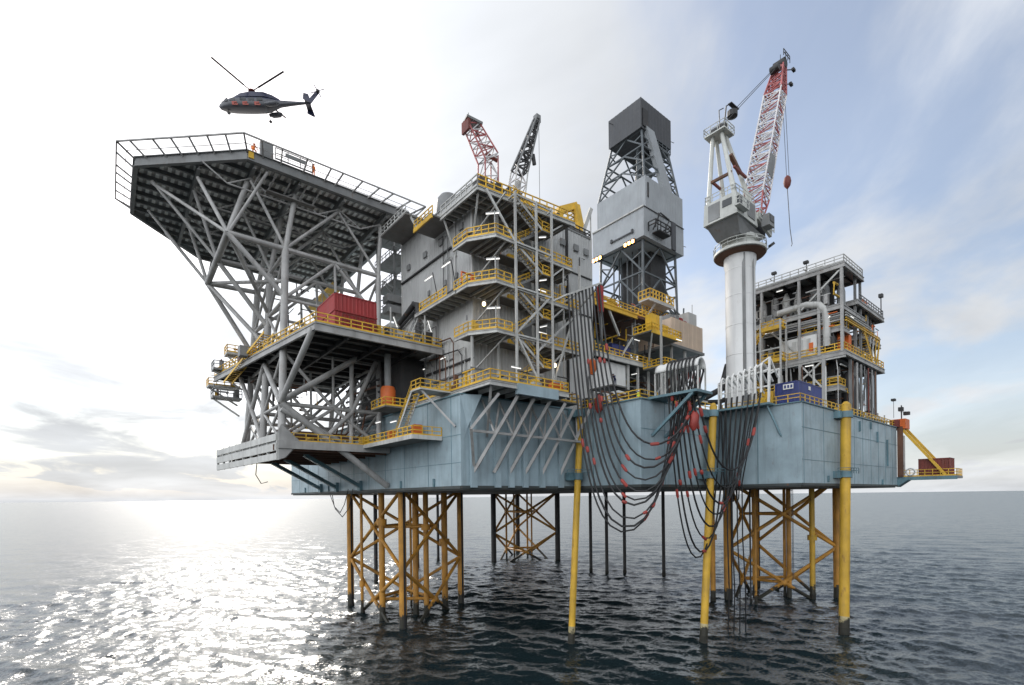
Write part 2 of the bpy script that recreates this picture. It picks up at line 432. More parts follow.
# plate seams and vertical stiffeners
m = M()
def seam(a, b, at, z0=HB+.5, z1=HT):
    a, b = Vector((*a,0)), Vector((*b,0)); L = (b-a).length; d = (b-a)/L; n = Vector((d.y,-d.x,0))
    for t in at:
        p = a + d*t + n*.012; m.beam(p+Vector((0,0,z0)), p+Vector((0,0,z1)), .10, .03, up=n)
seam((0,68),(0,0),[6,12,18,24,30,36,42,48,54,60.5,66]); seam((38.2,-21.7),(81.2,-21.7),[.6,7.5,15,20,24,28,32,36,40]); seam((38.2,-10.7),(38.2,-21.7),[5.4])
seam((19.2,-10.7),(38.2,-10.7),[5,11,16]); seam((19.2,0),(19.2,-10.7),[3,7.5])
m.beam((-.02,68,27.2),(-.02,0,27.2),.04,.06); m.beam((38.2,-21.72,28.6),(81.2,-21.72,28.6),.04,.08); m.beam((19.2,-10.72,28.2),(38.2,-10.72,28.2),.04,.06); m.beam((38.2,-21.72,24.4),(81.2,-21.72,24.4),.04,.05); m.beam((-.02,68,24),(-.02,0,24),.04,.05)
m.out('plate_seam', TEAL, hull)
for u in (1.6, 5.1, 7.2, 9.5, 12.4, 15.8):
    M().box((u-.42,-.4,HB+.3),(u+.42,.0-.003,30.2)).out('stiffener', HULL, hull)
for u, z0, z1 in ((66,30.4,31.5),(69.5,28.4,30.2),(75,24.6,29.2),(47,21.5,22.4),(72,21.3,22.2),(60.5,29.6,31.2)):
    M().box((u-.15,-21.95,z0),(u+.15,-21.72,z1)).out('pad_eye', TEAL, hull)
for v in (6,15,30,44,58): M().box((-.2,v-.15,21.3),(-.003,v+.15,22.3)).out('pad_eye', TEAL, hull)
m = M()
m.rail([(38.4,-11.0,HT+.1),(38.4,-21.5,HT+.1),(81,-21.5,HT+.1)], step=1.6, r=.04, toe=False)
m.out('railing', YEL, hull)
m = M(); m.rail([(19.4,-.2,HT+.1),(19.4,-10.5,HT+.1),(23,-10.5,HT+.1)], step=1.6, r=.04); m.out('railing', YEL, hull); m = M(); m.rail([(27,-10.5,HT+.1),(37.5,-10.5,HT+.1)], step=1.6, r=.04)
m.out('railing', YEL, hull)
# brace trusses under the front walkway (in the first recess)
for (u0, u1) in ((1.6,5.1),(4.6,7.6),(7.0,10.2),(9.5,12.8),(12.4,15.6),(15.7,18.4)):
    M().beam((u0,-.2,22.9),(u1,-4.2 if u1 < 13 else -3.2,31.5),.36,.36).out('walkway_brace', STEEL, hull)
    M().beam(((u0+u1)/2,-2.1,27.3),(u1+.4,-.3,31.4),.2,.2).out('walkway_brace', STEEL, hull)
    M().beam(((u0+u1)/2,-2.1,27.3),(u1-2.2,-.3,31.4),.2,.2).out('walkway_brace', STEEL, hull)
M().beam((0.2,-2.1,27.4),(18.3,-2.1,27.2),.28,.28).out('brace_chord', STEEL, hull)
M().beam((-.6,-3,27.5),(1.6,-.3,23.6),.3,.3).out('walkway_brace', STEEL, hull)
M().beam((-.6,-3,27.5),(2.2,-4.4,31.4),.3,.3).out('walkway_brace', STEEL, hull)
M().beam((1.0,-4.6,32.2),(3.6,-.2,27.2),.26,.26).out('walkway_brace', STEEL, hull)
# tower foot stub: gusset wedge on the corner
M().add([(0,0,HB+4.5),(0,0,HT),(2.2,-1.2,HT),(2.2,0,HT),(.9,-.1,28)], [(0,1,2,4),(1,3,2),(0,4,2,3),(0,3,1)]).out('corner_gusset', HULL, hull)

# ================================================================== FRONT WALKWAY
wk = thing('front_walkway', 'yellow-railed walkway wrapping the hull corner below the stair tower on diagonal braces', 'walkway', (1, -4, 32))
M().prism([(.6,-5),(4.3,-5),(12.6,-5),(12.6,-.6),(19,-.6),(19,3.3),(4.2,3.3),(4.2,15),(.6,15)], 32.55, 32.72).out('deck_grating', GRAT, wk)
m = M(); m.ibeam((.6,-5,32.3),(4.3,-5,32.3),.25,.5); m.ibeam((.6,-5,32.3),(.6,15,32.3),.25,.4); m.ibeam((10.6,-5,32.3),(12.6,-5,32.3),.2,.5)
for u in (2.5,4.6,6.5,8.5,10.5,12.4): m.ibeam((u,-4.8,32.25),(u,-.1,32.25),.18,.45)
m.out('edge_beam', OFFW, wk)
M().box((4.3,-5.25,31.5),(10.6,-4.7,32.7)).out('box_girder', HULL, wk)
m = M(); m.rail([(.65,15,32.72),(.65,-4.95,32.72),(12.55,-4.95,32.72),(12.55,-.65,32.72),(18.9,-.65,32.72)], step=1.3, r=.045); m.out('railing', YEL, wk)
M().box((10.2,-4.6,32.75),(12.0,-3.6,33.7)).out('orange_locker', ORANGE, wk)
M().box((13.6,-.4,32.75),(14.5,.4,33.9)).out('orange_locker', ORANGE, wk)
lamp((5.2,-3,35.1),(6.6,-3,35.1), wk)

# ================================================================== LEGS
def leg(label, chords, nodes, rch, rbr, mat_c, mat_b, inner):
    cx = sum(c[0] for c in chords)/3; cy = sum(c[1] for c in chords)/3
    t = thing('lattice_jacket', label, 'jacket leg', (cx, cy, -4), 'latticed legs of the platform')
    zt, zm, zb = nodes
    for (u, v) in chords:
        c = M().tube((u,v,-5),(u,v,HB+.3), rch, n=14).out('chord', mat_c, t, True)
        M().lathe((u,v,-5), [(rch+.02,0),(rch+.07,.3),(rch+.08,4.6),(rch+.02,5.3)], 14).out('marine_growth', GROWTH, c, True)
        M().box((u-.14,v-rch-.10,0),(u+.14,v-rch+.06,HB)).out('rack', BLACKP, c)
    for i in range(3):
        a, b = chords[i], chords[(i+1)%3]
        for z0, z1 in ((zt,zm),(zm,zb)):
            M().tube((*a,z0),(*b,z1), rbr, n=8).out('brace', mat_b, t, True)
            M().tube((*b,z0),(*a,z1), rbr, n=8).out('brace', mat_b, t, True)
        mids = [((a[0]+b[0])/2,(a[1]+b[1])/2)]
        for zz in ((zt+zm)/2, (zm+zb)/2):
            c, d = chords[(i+1)%3], chords[(i+2)%3]
            M().tube((*mids[0],zz),((c[0]+d[0])/2,(c[1]+d[1])/2,zz), rbr*.9, n=8).out('plan_brace', mat_b, t, True)
            M().lathe((*mids[0],zz-.4), [(rbr*1.7,0),(rbr*2.0,.4),(rbr*1.7,.8)], 8).out('node_can', mat_b, t, True)
    for (u, v, r) in inner:
        M().tube((u,v,-4),(u,v,HB), r, n=10).out('inner_conductor', mat_b, t, True)
    return t
leg('orange-yellow lattice leg nearest the left end, under the helideck side of the hull', [(3.3,21.5),(3.7,43.6),(19.8,30.7)], (21.3,8.9,-3.2), .58, .30, LEGY, LEGY, [(9.5,29,.5),(12,35.5,.22)])
leg('dark distant lattice leg seen small beneath the middle of the hull', [(59.9,73.6),(77.2,63.4),(82.6,89.4)], (21.3,8.9,-3.2), .8, .36, BLACKP, LEGY, [(66,75,.3),(70,76,.3),(74,72,.25),(76.5,77,.3)])
leg('yellow lattice leg under the right end of the hull below the process decks', [(59.1,-.8),(76.9,-13.3),(75.5,1.5)], (22.5,9.6,-3.4), .72, .33, LEGY, LEGY, [(66,-2.5,.28),(69.5,-7.5,.42)])

# ================================================================== CAISSONS AND PILES
def caisson(bot, top, r, label):
    bot, top = Vector(bot), Vector(top)
    t = thing('yellow_caisson', label, 'caisson', tuple(bot), 'yellow caissons in front of the hull')
    M().tube(bot, top, r, n=18).out('tube', YELP, t, True)
    dn = (top-bot).normalized()
    w0 = bot + dn*((.9-bot.z)/dn.z); w1 = bot + dn*((2.5-bot.z)/dn.z)
    M().tube(w0, w1, r+.012, n=18).out('splash_zone_band', SPLASH, t, True)
    M().tube(bot, w0, r+.03, n=18).out('marine_growth', GROWTH, t, True)
    for z in (22.6, 31.2):
        p = bot + dn*((z-bot.z)/dn.z)
        cl = M().tube(p-dn*.45, p+dn*.45, r+.22, n=18).out('clamp', TEAL, t)
        M().box((p.x-r-.9,p.y+.2,z-.5),(p.x+r+.9,p.y+r+.6,z+.5)).out('clamp_bracket', TEAL, cl)
        mm = M(); mm.rail([(p.x-1.6,p.y+.4,z+.1),(p.x-1.6,p.y-1.2,z+.1),(p.x+1.6,p.y-1.2,z+.1),(p.x+1.6,p.y+.4,z+.1)], h=.8, step=1.1, r=.03, toe=False); 
        if z < 25: mm.out('clamp_rail', TEAL, cl)
    M().tube(top, top+dn*.5, r*1.05, r*.4, n=14).out('cap', YELP, t, True)
caisson((16.5,-.9,-2.5),(18.6,-1.3,31.0),.44,'yellow caisson pipe down the hull recess beside the diagonal walkway braces')
caisson((30.6,-11.9,-2.5),(34.2,-11.9,32.2),.50,'yellow caisson pipe behind the hanging hoses at the second hull step')
caisson((49.2,-22.75,-2.5),(51.2,-22.75,32.6),.66,'thick yellow caisson pipe on the right hull face near the blue container')

def pile(u, v, r, mat, label, group=None, top=HB+.1, collar=None):
    t = thing('riser_pipe', label, 'riser pipe', (u,v,-3), group)
    M().tube((u,v,-3),(u,v,top), r, n=10).out('pipe', mat, t, True)
    M().tube((u,v,-3),(u,v,.8), r+.05, n=10).out('marine_growth', GROWTH, t, True)
    if collar: M().tube((u,v,collar-.5),(u,v,collar+.5), r*1.7, n=10).out('collar', mat, t, True)
G = 'dark conductor pipes under the middle of the hull'
for u, v in ((67.6,41.1),(66.8,35),(71.3,32.9),(75.7,24.3)):
    pile(u, v, .42, BLACKP, 'slim black conductor pipe dropping from the hull to open water right of the middle leg', G)
pile(3.6,29.5,.5,LEGY,'brown-yellow riser just left of the front chord of the left leg', collar=16)
pile(10.1,26.4,.45,LEGY,'brown-yellow riser just right of the front chord of the left leg', collar=15)
pile(15.6,29.5,.55,LEGY,'brown-yellow riser with a thick collar inside the right side of the left leg', collar=12)
pile(17.3,63.2,.45,DARK,'dark slim pipe behind the left leg near its left chord')
pile(37.5,80.3,.42,DARK,'dark slim pipe far behind the left leg near its centre')
pile(50,90,.42,DARK,'dark slim pipe far behind the left leg near its right chord')
pile(3.0,36.5,.26,LEGY,'thin yellow pipe inside the left leg beside its left chord', collar=5)
pile(72.5,-10.5,.48,YELP,'yellow riser with a collar between the centre and right chords of the right leg', collar=11.5)
pile(69.8,-6.6,.26,LEGY,'thin yellow pipe right of the thick centre chord of the right leg')
pile(58.6,-6.2,.22,LEGY,'thin yellow pipe left of the thick centre chord of the right leg')
pile(56.0,.5,.46,LEGY,'orange-yellow riser left of the dark left chord of the right leg', collar=12)
pile(59.2,-5.0,.14,DARK,'very thin dark pipe left of the centre chord of the right leg')
# access ladder under hull
t = thing('hanging_ladder', 'thin caged ladder hanging under the hull beside the thick yellow leg chord', 'ladder', (67.5,-9,3))
m = M(); m.beam((67.3,-9,4),(67.3,-9,HB),.06,.06); m.beam((67.8,-9,4),(67.8,-9,HB),.06,.06)
for i in range(40): m.beam((67.3,-9,4.2+i*.42),(67.8,-9,4.2+i*.42),.04,.04)
m.out('ladder_flight', DARK, t)
M().beam((67.5,-9.0,HB-.3),(67.5,-8.0,HB),.1,.1).out('hanger', DARK, t)

# ================================================================== JACKET TOWER UNDER THE HELIDECK
jt = thing('helideck_support_tower', 'open tower of pale grey tubes carrying the helideck beside the grey cladded block', 'support tower', (-7, 30, 27))
cols = {}
for i, (vt, vb) in enumerate(((23,19),(31,29),(39,40))):
    for j, (ut, ub) in enumerate(((-12.6,-14.4),(.6,-1.4))):
        top, bot = Vector((ut,vt,53.7)), Vector((ub,vb,27.2)); cols[i,j] = (top, bot)
        M().tube(bot, top, .46 if j == 0 else .38, n=12).out('column', STEEL, jt, True)
def cp(i, j, z):
    t, b = cols[i,j]; return b.lerp(t, (z-b.z)/(t.z-b.z))
seg = []
for i in range(3):
    seg += [(cp(i,0,53.6), cp(i,1,53.6), .36), (cp(i,0,46.5), cp(i,1,46.5), .25), (cp(i,0,39.4), cp(i,1,39.4), .3), (cp(i,0,32.2), cp(i,1,32.2), .34)]
    mid = (cp(i,0,53.6)+cp(i,1,53.6))/2
    seg += [(mid, cp(i,0,46.6), .27), (mid, cp(i,1,46.6), .27), (mid, (mid.x,mid.y-.5,46.5), .22)]
    mid2 = (cp(i,0,32.2)+cp(i,1,32.2))/2
    seg += [(mid2, cp(i,0,39.2), .27), (mid2, cp(i,1,39.2), .27), (mid2, cp(i,0,27.4), .27), (mid2, cp(i,1,27.4), .27), (mid2,(mid2.x,mid2.y,39.2),.2)]
for j in range(2):
    for z in (53.2, 46.5, 39.4, 32.2):
        for i in range(2): seg.append((cp(i,j,z), cp(i+1,j,z), .27))
    for z0, z1 in ((53.2,46.5),(46.5,39.4),(39.4,32.2),(32.2,27.4)):
        for i in range(2):
            seg += [(cp(i,j,z0), cp(i+1,j,z1), .22), (cp(i+1,j,z0), cp(i,j,z1), .22)]
tubes('brace', STEEL, jt, [(s[0], s[1], s[2]*.85) for s in seg], .25)
T1 = Vector((-19.4,23,53.6)); T3 = Vector((-19.5,39,52.7)); T1b = Vector((-19.4,31,53.2))
tubes('cantilever_chord', STEEL, jt, [(T1, cp(0,0,53.6), .36), (T1, T3, .42), (T3, cp(2,0,53), .36), (T1b, cp(1,0,53.5), .3)], .36, 10)
tubes('cantilever_brace', STEEL, jt, [(T1, cp(0,0,46.8), .33), (T1b, cp(1,0,45), .33), (T3, cp(2,0,43), .36), (T3, cp(1,0,42), .3), (T1, cp(1,0,47), .26), (T3, cp(0,0,49), .24)], .3, 10)
# long brace from the tower base to the hull bottom + main lower braces
tubes('main_brace', STEEL, jt, [((-14.4,19,32.1),(-.25,18.8,21.7),.46), ((-12.9,10.9,39.6),(-14.4,19,32.3),.36), ((-14.3,19.1,32.4),(-4.2,19.2,39.6),.38),
      ((-14.4,19,31.4),(-6.5,19.4,27.6),.36), ((-1.6,19.3,39.4),(-5.2,19.4,31.8),.32),((-5.2,19.4,31.8),(-9.4,19.3,27.6),.3),((-5.0,19.6,39.4),(-5.2,19.6,27.5),.3),((-14,29,39.2),(-14.4,19.1,32.1),.34),((-15,40,39.2),(-14.3,29,28),.3),((-14.1,29,39),(-15,40,28),.3)], .3, 10)
# lower deck of the tower
low = poly_l = [(-15,18.2),(-1.0,18.2),(-.2,18.2),(-.2,47),(-17.2,47)]
M().prism(low, 26.9, 27.3).out('lower_deck', STEELD, jt)
m = M()
for k in range(8):
    v = 19+k*3.8; m.ibeam((-15.4,v,26.5),(-.3,v,26.5),.3,.7)
m.out('lower_deck_beams', RUSTB, jt)
M().beam((-15,18.15,26.85),(-.2,18.15,26.85),.3,1.0).out('lower_deck_edge', STEEL, jt)
f = M()
a, b = Vector((-15.1,18.4,0)), Vector((-17.3,47,0))
for z, h in ((25.35,.85),(26.55,.95),(27.75,.85)):
    f.beam(a+Vector((0,0,z)), b+Vector((0,0,z)), .25, h)
for k in range(9):
    p = a.lerp(b, k/8); f.beam(p+Vector((.1,0,24.9)), p+Vector((.1,0,28.3)), .3, .3)
f.out('fascia', OFFW, jt)
M().add([(-15.1,18.3,24.9),(-15.1,18.3,28.3),(-14.6,18.2,29.4),(-12.4,18.2,27.3),(-14.2,18.2,25.2),
         (-14.8,18.6,24.9),(-14.8,18.6,28.3),(-14.3,18.5,29.4),(-12.2,18.5,27.3),(-14,18.5,25.2)],
        [(0,1,2,3,4),(9,8,7,6,5),(0,5,6,1),(1,6,7,2),(2,7,8,3),(3,8,9,4),(4,9,5,0)]).out('corner_plate', STEEL, jt)
m = M(); m.rail([(-14.6,18.4,27.3),(-1,18.4,27.3)], r=.04, step=1.6); m.out('railing', YEL, jt)
for v, dv in ((48,-3),(39.5,-3),(29,-2.5)):
    br = M().beam((-.1,v,21.8),(-9.5,v+dv,26.4),.5,.55).out('hull_bracket', TEAL, jt)
    M().box((-.5,v-.5,21.2),(-.004,v+.5,22.8)).out('bracket_foot', TEAL, br)
m = M(); m.path([(-12.7,40,27),(-12.9,40.5,24),(-12,41,22.6),(-11,41,22.9)], .07); m.path([(-.6,33,21.5),(-.9,34,19),(-.9,36,17.6),(-1,38.5,18.6),(-.8,40,20.6)], .07); m.path([(-.6,31,21.5),(-.9,32,18.4),(-.9,35,16.9),(-1,38,18.2),(-.8,41,20.6)], .07); m.out('loose_cable', BLACKP, jt)
# equipment on the lower deck
for k in range(16):
    u, v = random.uniform(-13,-2), random.uniform(20.5,44); h = random.uniform(.8,2.4)
    M().box((u,v,27.3),(u+random.uniform(.5,1.8),v+random.uniform(.5,1.8),27.3+h)).out('equipment_box', random.choice([RUSTB,STEELD,YEL,DARK,ORANGE]), jt)
# pipes running through the tower at the level of the brown row
for k in range(6):
    z = 28.4+.5*(k%3); v = 21+k*2
    M().path([(-13.5,v,z),(-4,v,z),(-3,v+.6,z+.8),(-2,v+.6,z+5)], .14).out('pipe', random.choice([STEELD,RUSTB,STEEL]), jt, True)

clutter(jt, (-14,-2,20,44,28,38.8), 40, [STEELD,RUSTB,STEEL,DARK,YEL], random.Random(21), .85, 1.4)
for k in range(10):
    z = 29+.9*k; M().beam((-1.0,19.5,z),(-1.2,32,z+.3),.12,.3).out('cable_ladder', random.choice([DARK,STEELD,RUSTB]), jt)
clutter(jt, (-13,-1,21,40,41,53), 26, [STEELD,STEEL,DARK,STEEL], random.Random(22), 1.0)

# left hull walkway + stair
t = thing('hull_side_walkway', 'narrow railed walkway on the left hull face below a steep pale stair', 'walkway', (-2,10,27))
M().prism([(-4,4),(-.1,4),(-.1,18.1),(-4,18.1)], 27.1, 27.3).out('deck_grating', GRAT, t)
m = M(); m.beam((-4,4,27.1),(-4,18.1,27.1),.2,.5); m.beam((-4,4,27.1),(-.1,4,27.1),.2,.5); m.out('edge_beam', OFFW, t)
m = M(); m.rail([(-.1,4.05,27.3),(-3.95,4.05,27.3),(-3.95,18,27.3)], r=.04, step=1.3); m.out('railing', YEL, t)
M().stair((-3.0,5.0,32.5),(-3.0,9.4,27.4),1.1,13).out('stair', OFFW, t)
m = M(); m.stair_rail((-3.0,5.0,32.5),(-3.0,9.4,27.4),1.1); m.out('stair_railing', YEL, t)
M().prism([(-3.6,2.8),(.5,2.8),(.5,5.2),(-3.6,5.2)], 32.45, 32.62).out('landing', OFFW, t)
m = M(); m.rail([(.4,2.9,32.6),(-3.5,2.9,32.6),(-3.5,5.1,32.6)], r=.04, step=1.2); m.out('landing_railing', YEL, t)
M().beam((-3.2,3.2,32.4),(-.1,1.0,28.2),.22,.22).out('bracket', STEEL, t)
for v in (8,11,15): M().box((-1.6,v,27.3),(-.5,v+.9,29.2)).out('cabinet', ORANGE if v != 11 else STEELD, t)
lamp((-3.4,9.4,29.6),(-3.4,11,29.6), t); lamp((-3.6,13.6,30),(-3.6,15,30), t)
t = thing('exhaust_drum', 'stout orange-red drum with a grey pipe on top beside the left hull walkway', 'drum', (-1.9,14.8,32.1))
M().lathe((-1.9,14.8,32.1), [(.95,0),(1.0,.1),(1.0,2.5),(.85,2.9),(.5,3.0)], 16).out('drum_body', ORANGE, t, True)
M().tube((-1.9,14.8,35.0),(-1.9,14.8,39.4),.45,n=12).out('drum_pipe', STEELD, t, True)
M().prism([(-3.4,12.5),(-.1,12.5),(-.1,17),(-3.4,17)],31.9,32.08).out('drum_deck', GRAT, t)
m = M(); m.rail([(-3.3,17,32.1),(-3.3,12.6,32.1),(-.2,12.6,32.1)], r=.04, step=1.1); m.out('drum_railing', YEL, t)

# ================================================================== LAYDOWN PLATFORM (red container level)
lp = thing('laydown_platform', 'cantilevered grey platform with yellow rails holding the red container', 'platform', (-5, 16, 39.4))
M().prism([(-12.9,10.2),(3.9,10.2),(3.9,20),(-.5,46),(-17.8,46)], 39.95, 40.3).out('deck_plate', STEELD, lp)
m = M(); m.ibeam((-12.9,10.2,39.7),(3.9,10.2,39.7),.4,.95,.1); m.ibeam((-12.9,10.2,39.7),(-17.8,46,39.7),.3,.8,.1); m.out('edge_girder', STEEL, lp)
m = M()
for k in range(12):
    v = 12+k*2.9; m.ibeam((-12.9-(v-10)*.13,v,39.6),(1.0,v,39.6),.25,.6)
for u in (-9,-4.5,0): m.ibeam((u,10.3,39.35),(u,30,39.35),.3,.7)
m.out('floor_beams', DARK, lp)
m = M(); m.rail([(3.8,10.3,40.3),(-12.8,10.3,40.3),(-17.7,45.9,40.3)], r=.045, step=1.4); m.out('railing', YEL, lp)
m = M()
for k in range(22):
    u, v = random.uniform(-16,-11.5), random.uniform(22,45); m.box((u,v,40.3),(u+random.uniform(.3,1.2),v+random.uniform(.3,1.5),40.3+random.uniform(.5,2.2)))
m.out('stored_gear', STEELD, lp)
for k in range(5): M().box((-16.9+.5*k,30+3*k,40.3),(-15.9+.5*k,31.6+3*k,41.7)).out('gear_box', random.choice([RUSTB,ORANGE,STEELD]), lp)
# stepped outriggers at the far left end
for k, (v, z, ue) in enumerate(((38,42.3,-17.2),(42,40.6,-18.4),(46,38.6,-18.6),(44.5,36.6,-18.2))):
    M().prism([(ue,v),(-14,v),(-14,v+2.4),(ue,v+2.4)], z, z+.3).out('outrigger', STEELD if k % 2 else OFFW, lp)
    m = M(); m.rail([(-14,v,z+.3),(ue+.05,v,z+.3),(ue+.05,v+2.4,z+.3)], r=.045, step=1.1, toe=k % 2 == 0); m.out('outrigger_railing', STEELD if k % 2 else YEL, lp)
    M().beam((ue+.3,v+1.2,z-.1),(-14.2,v+1.2,z-2.6),.25,.25).out('outrigger_strut', OFFW, lp)
    clutter(lp, (ue+.2,-14,v+.2,v+2.2,z+.3,z+2.2), 5, [RUSTB,STEELD,YEL,BRICK], random.Random(50+k), .4, .9)
M().stair((-14.6,24,42.2),(-16.8,40,38.2),1.2,26).out('gangway', YEL, lp)
lamp((-2.8,11,43.2),(-2.3,11,42), lp); lamp((2.2,11,43.8),(2.7,11,42.4), lp)
for (u,z) in ((-3.4,41),(1.5,41)): M().beam((u,10.6,40.3),(u,10.6,44.2),.14,.14).out('lamp_post', OFFW, lp)

def container(name, label, cat, u0, u1, v0, v1, z0, z1, mat, pitch=.32, cap=True, group=None, plate=None):
    t = thing(name, label, cat, ((u0+u1)/2,(v0+v1)/2,z0), group)
    m = M()
    m.corr((u0+.08,v0+.08),(u1-.08,v0+.08),z0+.16,z1-.12,pitch,.05); m.corr((u0+.08,v1-.08),(u0+.08,v0+.08),z0+.16,z1-.12,pitch,.05)
    m.corr((u1-.08,v1-.08),(u0+.08,v1-.08),z0+.16,z1-.12,pitch,.05); m.corr((u1-.08,v0+.08),(u1-.08,v1-.08),z0+.16,z1-.12,pitch,.05)
    m.out('walls', mat, t)
    M().box((u0+.03,v0+.03,z1-.12),(u1-.03,v1-.03,z1-.02)).out('roof', mat, t)
    m = M()
    for u in (u0,u1-.16):
        for v in (v0,v1-.16): m.box((u,v,z0),(u+.16,v+.16,z1))
    for z in (z0,z1-.16):
        m.box((u0+.16,v0+.004,z+.004),(u1-.16,v0+.15,z+.156)); m.box((u0+.16,v1-.15,z+.004),(u1-.16,v1-.004,z+.156))
        m.box((u0+.004,v0+.16,z+.004),(u0+.15,v1-.16,z+.156)); m.box((u1-.15,v0+.16,z+.004),(u1-.004,v1-.16,z+.156))
    m.out('frame', mat, t)
    m = M()
    for u in (u0-.01,u1-.17):
        for v in (v0-.01,v1-.17):
            for z in (z0-.01,z1-.13): m.box((u,v,z),(u+.18,v+.18,z+.14))
    m.out('corner_castings', DARK, t)
    return t
rc = container('red_container', 'tall bright red container unit on the cantilevered platform below the helideck', 'container', -10.3,-5.0,11.2,17.5,40.5,44.6, RED, .45)
M().box((-10.36,11.12,42.45),(-4.94,17.56,42.6)).out('waist_rail', RED, rc)
m = M(); m.rail([(-9.4,11.0,40.6),(-5.2,11.0,40.6)], h=1.6, step=.8, r=.035, toe=False); m.out('ladder_rack', BRICK, rc)

clutter(lp, (-4.4,3.4,10.8,14,40.3,43.5), 14, [STEELD,YEL,DARK,RUSTB,OFFW], random.Random(23), .5)
clutter(lp, (-14,-10.5,18,26,40.3,43.5), 16, [STEELD,YEL,DARK,RUSTB,OFFW], random.Random(24), .5)
# ================================================================== HELIDECK
hd = thing('helideck', 'large grey octagonal helideck with safety net, jutting out at the upper left', 'helideck', (-8, 36, 62))
HZ = 64.0
oct_ = [(5,21.4),(5,55),(-18.5,55),(-28.3,45),(-28.3,31.6),(-17.4,21.4)]
M().prism(oct_, HZ-.25, HZ).out('deck_plate', ALU, hd)
# ribbed soffit planks between joists
m = M(); mr_ = M()
def inside_u(v):
    lo = -28.3
    if v < 31.6: lo = -17.4 + (v-21.4)/(31.6-21.4)*(-28.3+17.4)
    if v > 45: lo = -28.3 + (v-45)/10*(9.8)
    return lo
NJ = 14
for k in range(NJ):
    v = 22.4 + k*(54-22.4)/(NJ-1); lo = inside_u(v)
    M().ibeam((lo+.3,v,HZ-.55),(4.8,v,HZ-.55),.3,.58,.07).out('joist', STEELD, hd)
    if k < NJ-1:
        vm = v + (54-22.4)/(NJ-1)/2; lo = max(inside_u(v), inside_u(v+1.9))+.5; u = lo
        while u < 4.4:
            mr_.box((u,vm-.8,HZ-.42),(u+.42,vm+.8,HZ-.27)); u += .85
mr_.out('soffit_planks', SOFP, hd)
for u in (-22,-16.5,-11,-5,1.5):
    v0, v1 = 21.8, 54.6
    if u < -17: v0, v1 = 21.4+(-17.4-u)/10.9*10.2+.6, 55-(-18.5-u)*1.02-.6 if u < -18.5 else 54.6
    M().ibeam((u,v0,HZ-1.3),(u,v1,HZ-1.3),.4,.9,.09).out('girder', STEELD, hd)
m = M()
for a, b in zip(oct_, oct_[1:]+oct_[:1]): m.ibeam((*a,HZ-.62),(*b,HZ-.62),.5,1.25,.1)
m.out('edge_beam', STEELD, hd)
# safety net frame, sloping outwards
cen = Vector((-9,37,0)); m = M(); net = M()
offs = []
for i, a in enumerate(oct_):
    p = Vector((*oct_[i-1],0)); c = Vector((*a,0)); n = Vector((*oct_[(i+1)%6],0))
    d1 = (c-p).normalized(); d2 = (n-c).normalized(); n1 = Vector((d1.y,-d1.x,0)); n2 = Vector((d2.y,-d2.x,0))
    bis = (n1+n2).normalized(); offs.append(c + bis*(1.9/max(.5,bis.dot(n1))))
for i in range(6):
    a, b = Vector((*oct_[i],HZ-.3)), Vector((*oct_[(i+1)%6],HZ-.3))
    A, B = offs[i]+Vector((0,0,HZ+.75)), offs[(i+1)%6]+Vector((0,0,HZ+.75))
    m.beam(A,B,.16,.16); m.beam(a.lerp(A,.5),b.lerp(B,.5),.06,.06)
    n = max(3, round((b-a).length/2.2))
    for k in range(n+1):
        t_ = k/n
        if 0 < k < n and random.random() < .4: t_ += random.uniform(-.3,.3)/n
        m.beam(a.lerp(b,t_), A.lerp(B,t_), .17, .17)
m.out('safety_net_frame', STEEL, hd)
m = M(); m.rail([(5,21.5,HZ),(-6,21.5,HZ)], h=.35, step=2.2, r=.03, toe=False); m.out('edge_rail', OFFW, hd)
m = M(); m.box((-15.9,21.2,HZ),(-14.4,21.9,HZ+1.9)); m.out('fire_monitor_box', STEELD, hd)
m = M(); m.rail([(-14.2,21.0,HZ),(-9.6,21.0,HZ)], h=1.5, step=1.5, r=.04); m.box((-13,20.95,HZ+.9),(-10.4,21.05,HZ+1.3)); m.out('gate_rail', STEELD, hd)
M().box((-17.3,21.2,HZ-.9),(-16.7,21.6,HZ+.0)).out('yellow_bracket', YEL, hd)
# struts from the girders down to the tower
seg = []
for i, v in ((0,24),(1,31),(2,39)):
    seg += [(cp(i,0,53.7),(-11,v,HZ-2.2),.42), (cp(i,1,53.7),(1.5,v,HZ-2.2),.38), (cp(i,0,53.7),(-16.5,v,HZ-2.2),.26), (cp(i,0,53.7),(-5,v,HZ-2.2),.26), (cp(i,1,53.7),(-5,v,HZ-2.2),.24)]
for Tn, v in ((T1,24.5),(T1b,31),(T3,39.5)):
    seg += [(Tn,(-16.8,v,HZ-2.2),.40), (Tn,(-22,v+ (3 if v<25 else 0),HZ-2.2),.30), (Tn,(-26.5,v+(9 if v < 25 else 2),HZ-1.6),.26)]
seg += [(T3,(-24,47,HZ-1.8),.28), (T3,(-17,52,HZ-2.2),.28), (cp(2,0,53.7),(-11,52,HZ-2.2),.26), (cp(2,1,53.7),(1.5,52,HZ-2.2),.26), (T1,(-15,21.9,HZ-1.6),.24)]
tubes('strut', STEEL, hd, [(a, b, r*.8) for a, b, r in seg], .3, 10)
sec2 = []
for v in (24,31,39):
    for u0_, u1_ in ((-22,-16.5),(-16.5,-11),(-11,-5),(-5,1.5)):
        um = (u0_+u1_)/2; sec2 += [((u0_,v,HZ-1.9),(um,v,HZ-3.6),.11),((u1_,v,HZ-1.9),(um,v,HZ-3.6),.11)]
    sec2.append(((-19.2,v,HZ-3.6),(-1.8,v,HZ-3.6),.13))
